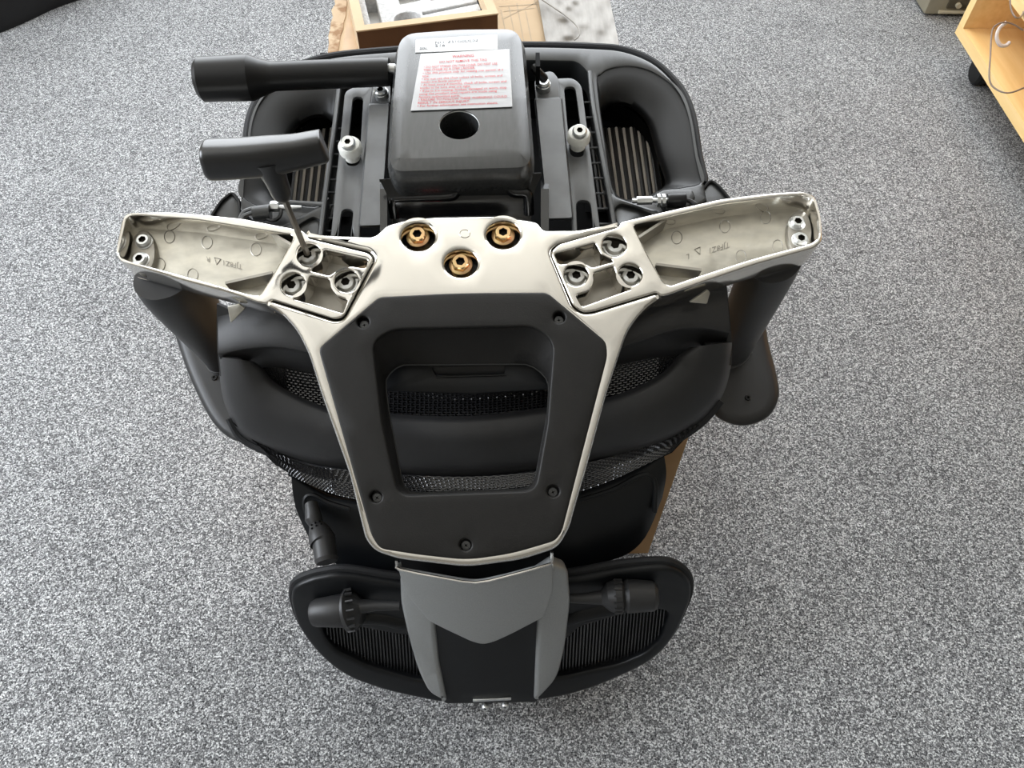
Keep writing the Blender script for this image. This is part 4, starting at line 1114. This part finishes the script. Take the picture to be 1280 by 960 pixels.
def headknob(side):
    L = side == 'left'
    if L:
        P = [(500, 757), (470, 757), (452, 758), (447, 760), (440, 762), (434, 763), (433, 763), (428, 763), (396, 766), (392, 767), (390, 767)]
        Rr = [5.5, 6.5, 9, 20, 27, 26, 20, 21, 17.5, 15.5, 11]
    else:
        P = [(712, 748), (730, 748), (752, 747), (760, 746), (769, 745.5), (777, 745), (779, 745), (784, 745), (816, 745), (820, 745), (822, 745)]
        Rr = [5.5, 6.5, 9, 17, 21, 20, 17, 21, 18.5, 16, 11]
    pts = [at_t(x, y, HT(-0.020)(x, y)) for x, y in P]
    o = add('headrest_knob', tube_mesh(pts, [r*0.775/FPX for r in Rr], 32), 'shell', chair, 'black pivot knob at the %s of the headrest' % side, sharp=24)
    e = pts[-1]; d = (pts[-1]-pts[-3]).normalized()
    for kk in range(7):
        q = pts[4].lerp(pts[5], 0.5); tc = (EYE-q).normalized(); u = d.cross(tc).normalized()
        ang = -1.2+kk*0.4
        n = (tc*math.cos(ang)+u*math.sin(ang)).normalized()
        add('knob_rib', obox_mesh(q+n*(Rr[4]*0.775/FPX), d*0.004, n*0.0012, d.cross(n)*0.0009), 'shell', o)
    return o
headknob('left'); headknob('right')
add('headrest_arm', tube_mesh([at_t(x, y, HT(0.002)(x, y)) for x, y in ((440, 770), (480, 772), (520, 778), (680, 776), (730, 766), (770, 758))], 0.009, 16, 5, 0.6), 'rear', hd)

# ---- silver headrest bracket
def GT(e=0.0): return const(0.782+e, 0.020, 603, 0.080, 800, 110.0)
side_o = rp([(499, 722, 4), (560, 735, 8), (606, 742, 10), (660, 728, 8), (692, 708, 2), (711, 714.5, 5), (714, 754, 10), (707, 811, 16), (697, 850, 16), (675, 873, 10), (668, 877, 3), (670, 832, 6), (673, 768, 4), (606, 800, 8), (541, 768, 4), (548, 832, 6), (558, 879, 3), (536, 868, 10), (522, 840, 16), (509, 796, 16), (500, 754, 10)], 5)
gb = plate('headrest_bracket', GT(), side_o, 'silverp', chair, th=0.016, bev=0.004, grid=16, res=3, label='silver grey bracket joining headrest and frame', sharp=50)
shield = rp([(496, 706, 3), (499, 713, 5), (560, 724, 10), (595, 729.5, 14), (630, 722, 10), (687, 707, 4), (690, 700, 3), (692, 738, 6), (680, 772, 4), (640, 793, 10), (618, 803, 10), (604, 806.5, 10), (590, 803, 10), (562, 790, 10), (536, 777, 6), (505, 740, 6)], 5)
plate('bracket_shield', GT(-0.009), shield, 'silverp', gb, th=0.005, bev=0.0015, grid=16, res=3, sharp=50)
lip = [(495.5, 700), (496, 706), (501, 712), (560, 723.5), (595, 728), (630, 721), (684, 706), (689.5, 702), (690, 690)]
add('bright_edge', tube_mesh([at_t(x, y, GT(-0.011)(x, y)) for x, y in cr(lip, 2, False)], 0.0014, 8), 'chrome', gb)
add('bracket_socket', plate_mesh(GT(0.022), rp([(497, 690), (690, 684), (690, 712), (598, 734), (498, 716)], 3), (), 0.03, 0.003, 16), 'deep', gb)
plate('bracket_inset', GT(0.008), rp([(530, 760), (606, 790), (684, 756), (680, 820), (672, 878), (556, 880), (540, 820)], 4), 'rear', gb, th=0.01, bev=0.001, grid=16)
plate('clip_strip', GT(0.004), rp([(591, 875.3), (639, 873), (639, 875.6), (591, 878)], 0.5), 'zinc', gb, th=0.003, bev=0.0006)
for x, y in ((606.5, 884.5), (631.5, 882.5)):
    p = at_t(x, y, GT(0.010)(x, y))
    sc = place('clip_screw', TINY2, None, p, Vector((0, -0.95, 0.3)), gb)
    add('screw_shank', tube_mesh([at_t(x, y-6, GT(0.010)(x, y)), at_t(x, y, GT(0.012)(x, y))], 0.0022, 8), 'zinc', gb)

# ================================================================== T-handle hex key standing in the left bracket bolt
key = empty('hex_key', at_t(384, 316, FS(384, 316)), 'black T-handle hex key standing in a bolt of the left arm bracket', 'tool')
tb = FS(384, 316)
shaft = [at_t(384, 317, tb+0.004), at_t(356, 250, 0.602), at_t(350, 236, 0.595)]
add('shaft', tube_mesh(shaft, 0.0027, 6), 'toolsteel', key, sharp=20)
hb = at_t(334, 200, 0.575)
neck = [at_t(353.5, 246, 0.601), at_t(352, 242, 0.598), at_t(345, 225, 0.588), at_t(340, 212, 0.582), at_t(336, 200, 0.577)]
nk = tube_mesh(neck, [0.0060, 0.0078, 0.0088, 0.0108, 0.0135], 24, 5)
grip = [at_t(x, y, t) for x, y, t in ((257, 200, 0.578), (259, 200, 0.578), (268, 199.5, 0.578), (300, 198, 0.577), (335, 195, 0.576), (370, 190, 0.577), (396, 184.5, 0.578), (404, 183, 0.578), (406, 182.5, 0.578))]
gr = tube_mesh(grip, [0.0100, 0.0132, 0.0140, 0.0138, 0.0136, 0.0122, 0.0116, 0.0112, 0.0085], 36, 4, 0.95, (0, 0.13, 1), 3.2)
hnd = add('handle', join(nk, gr), 'toolhandle', key, sharp=50)
seam = []
for p in cr(grip[1:-1], 4, False):
    n = (Vector((0, 0.72, 0.70)))
    seam.append(p+n*0.0136*0.9)
add('mould_seam', tube_mesh([at_t(x, y, t) for x, y, t in ((261, 191, 0.567), (300, 189, 0.566), (335, 186, 0.565), (370, 180.5, 0.567), (400, 173, 0.570))], 0.0006, 6, 5), 'toolhandle', hnd)
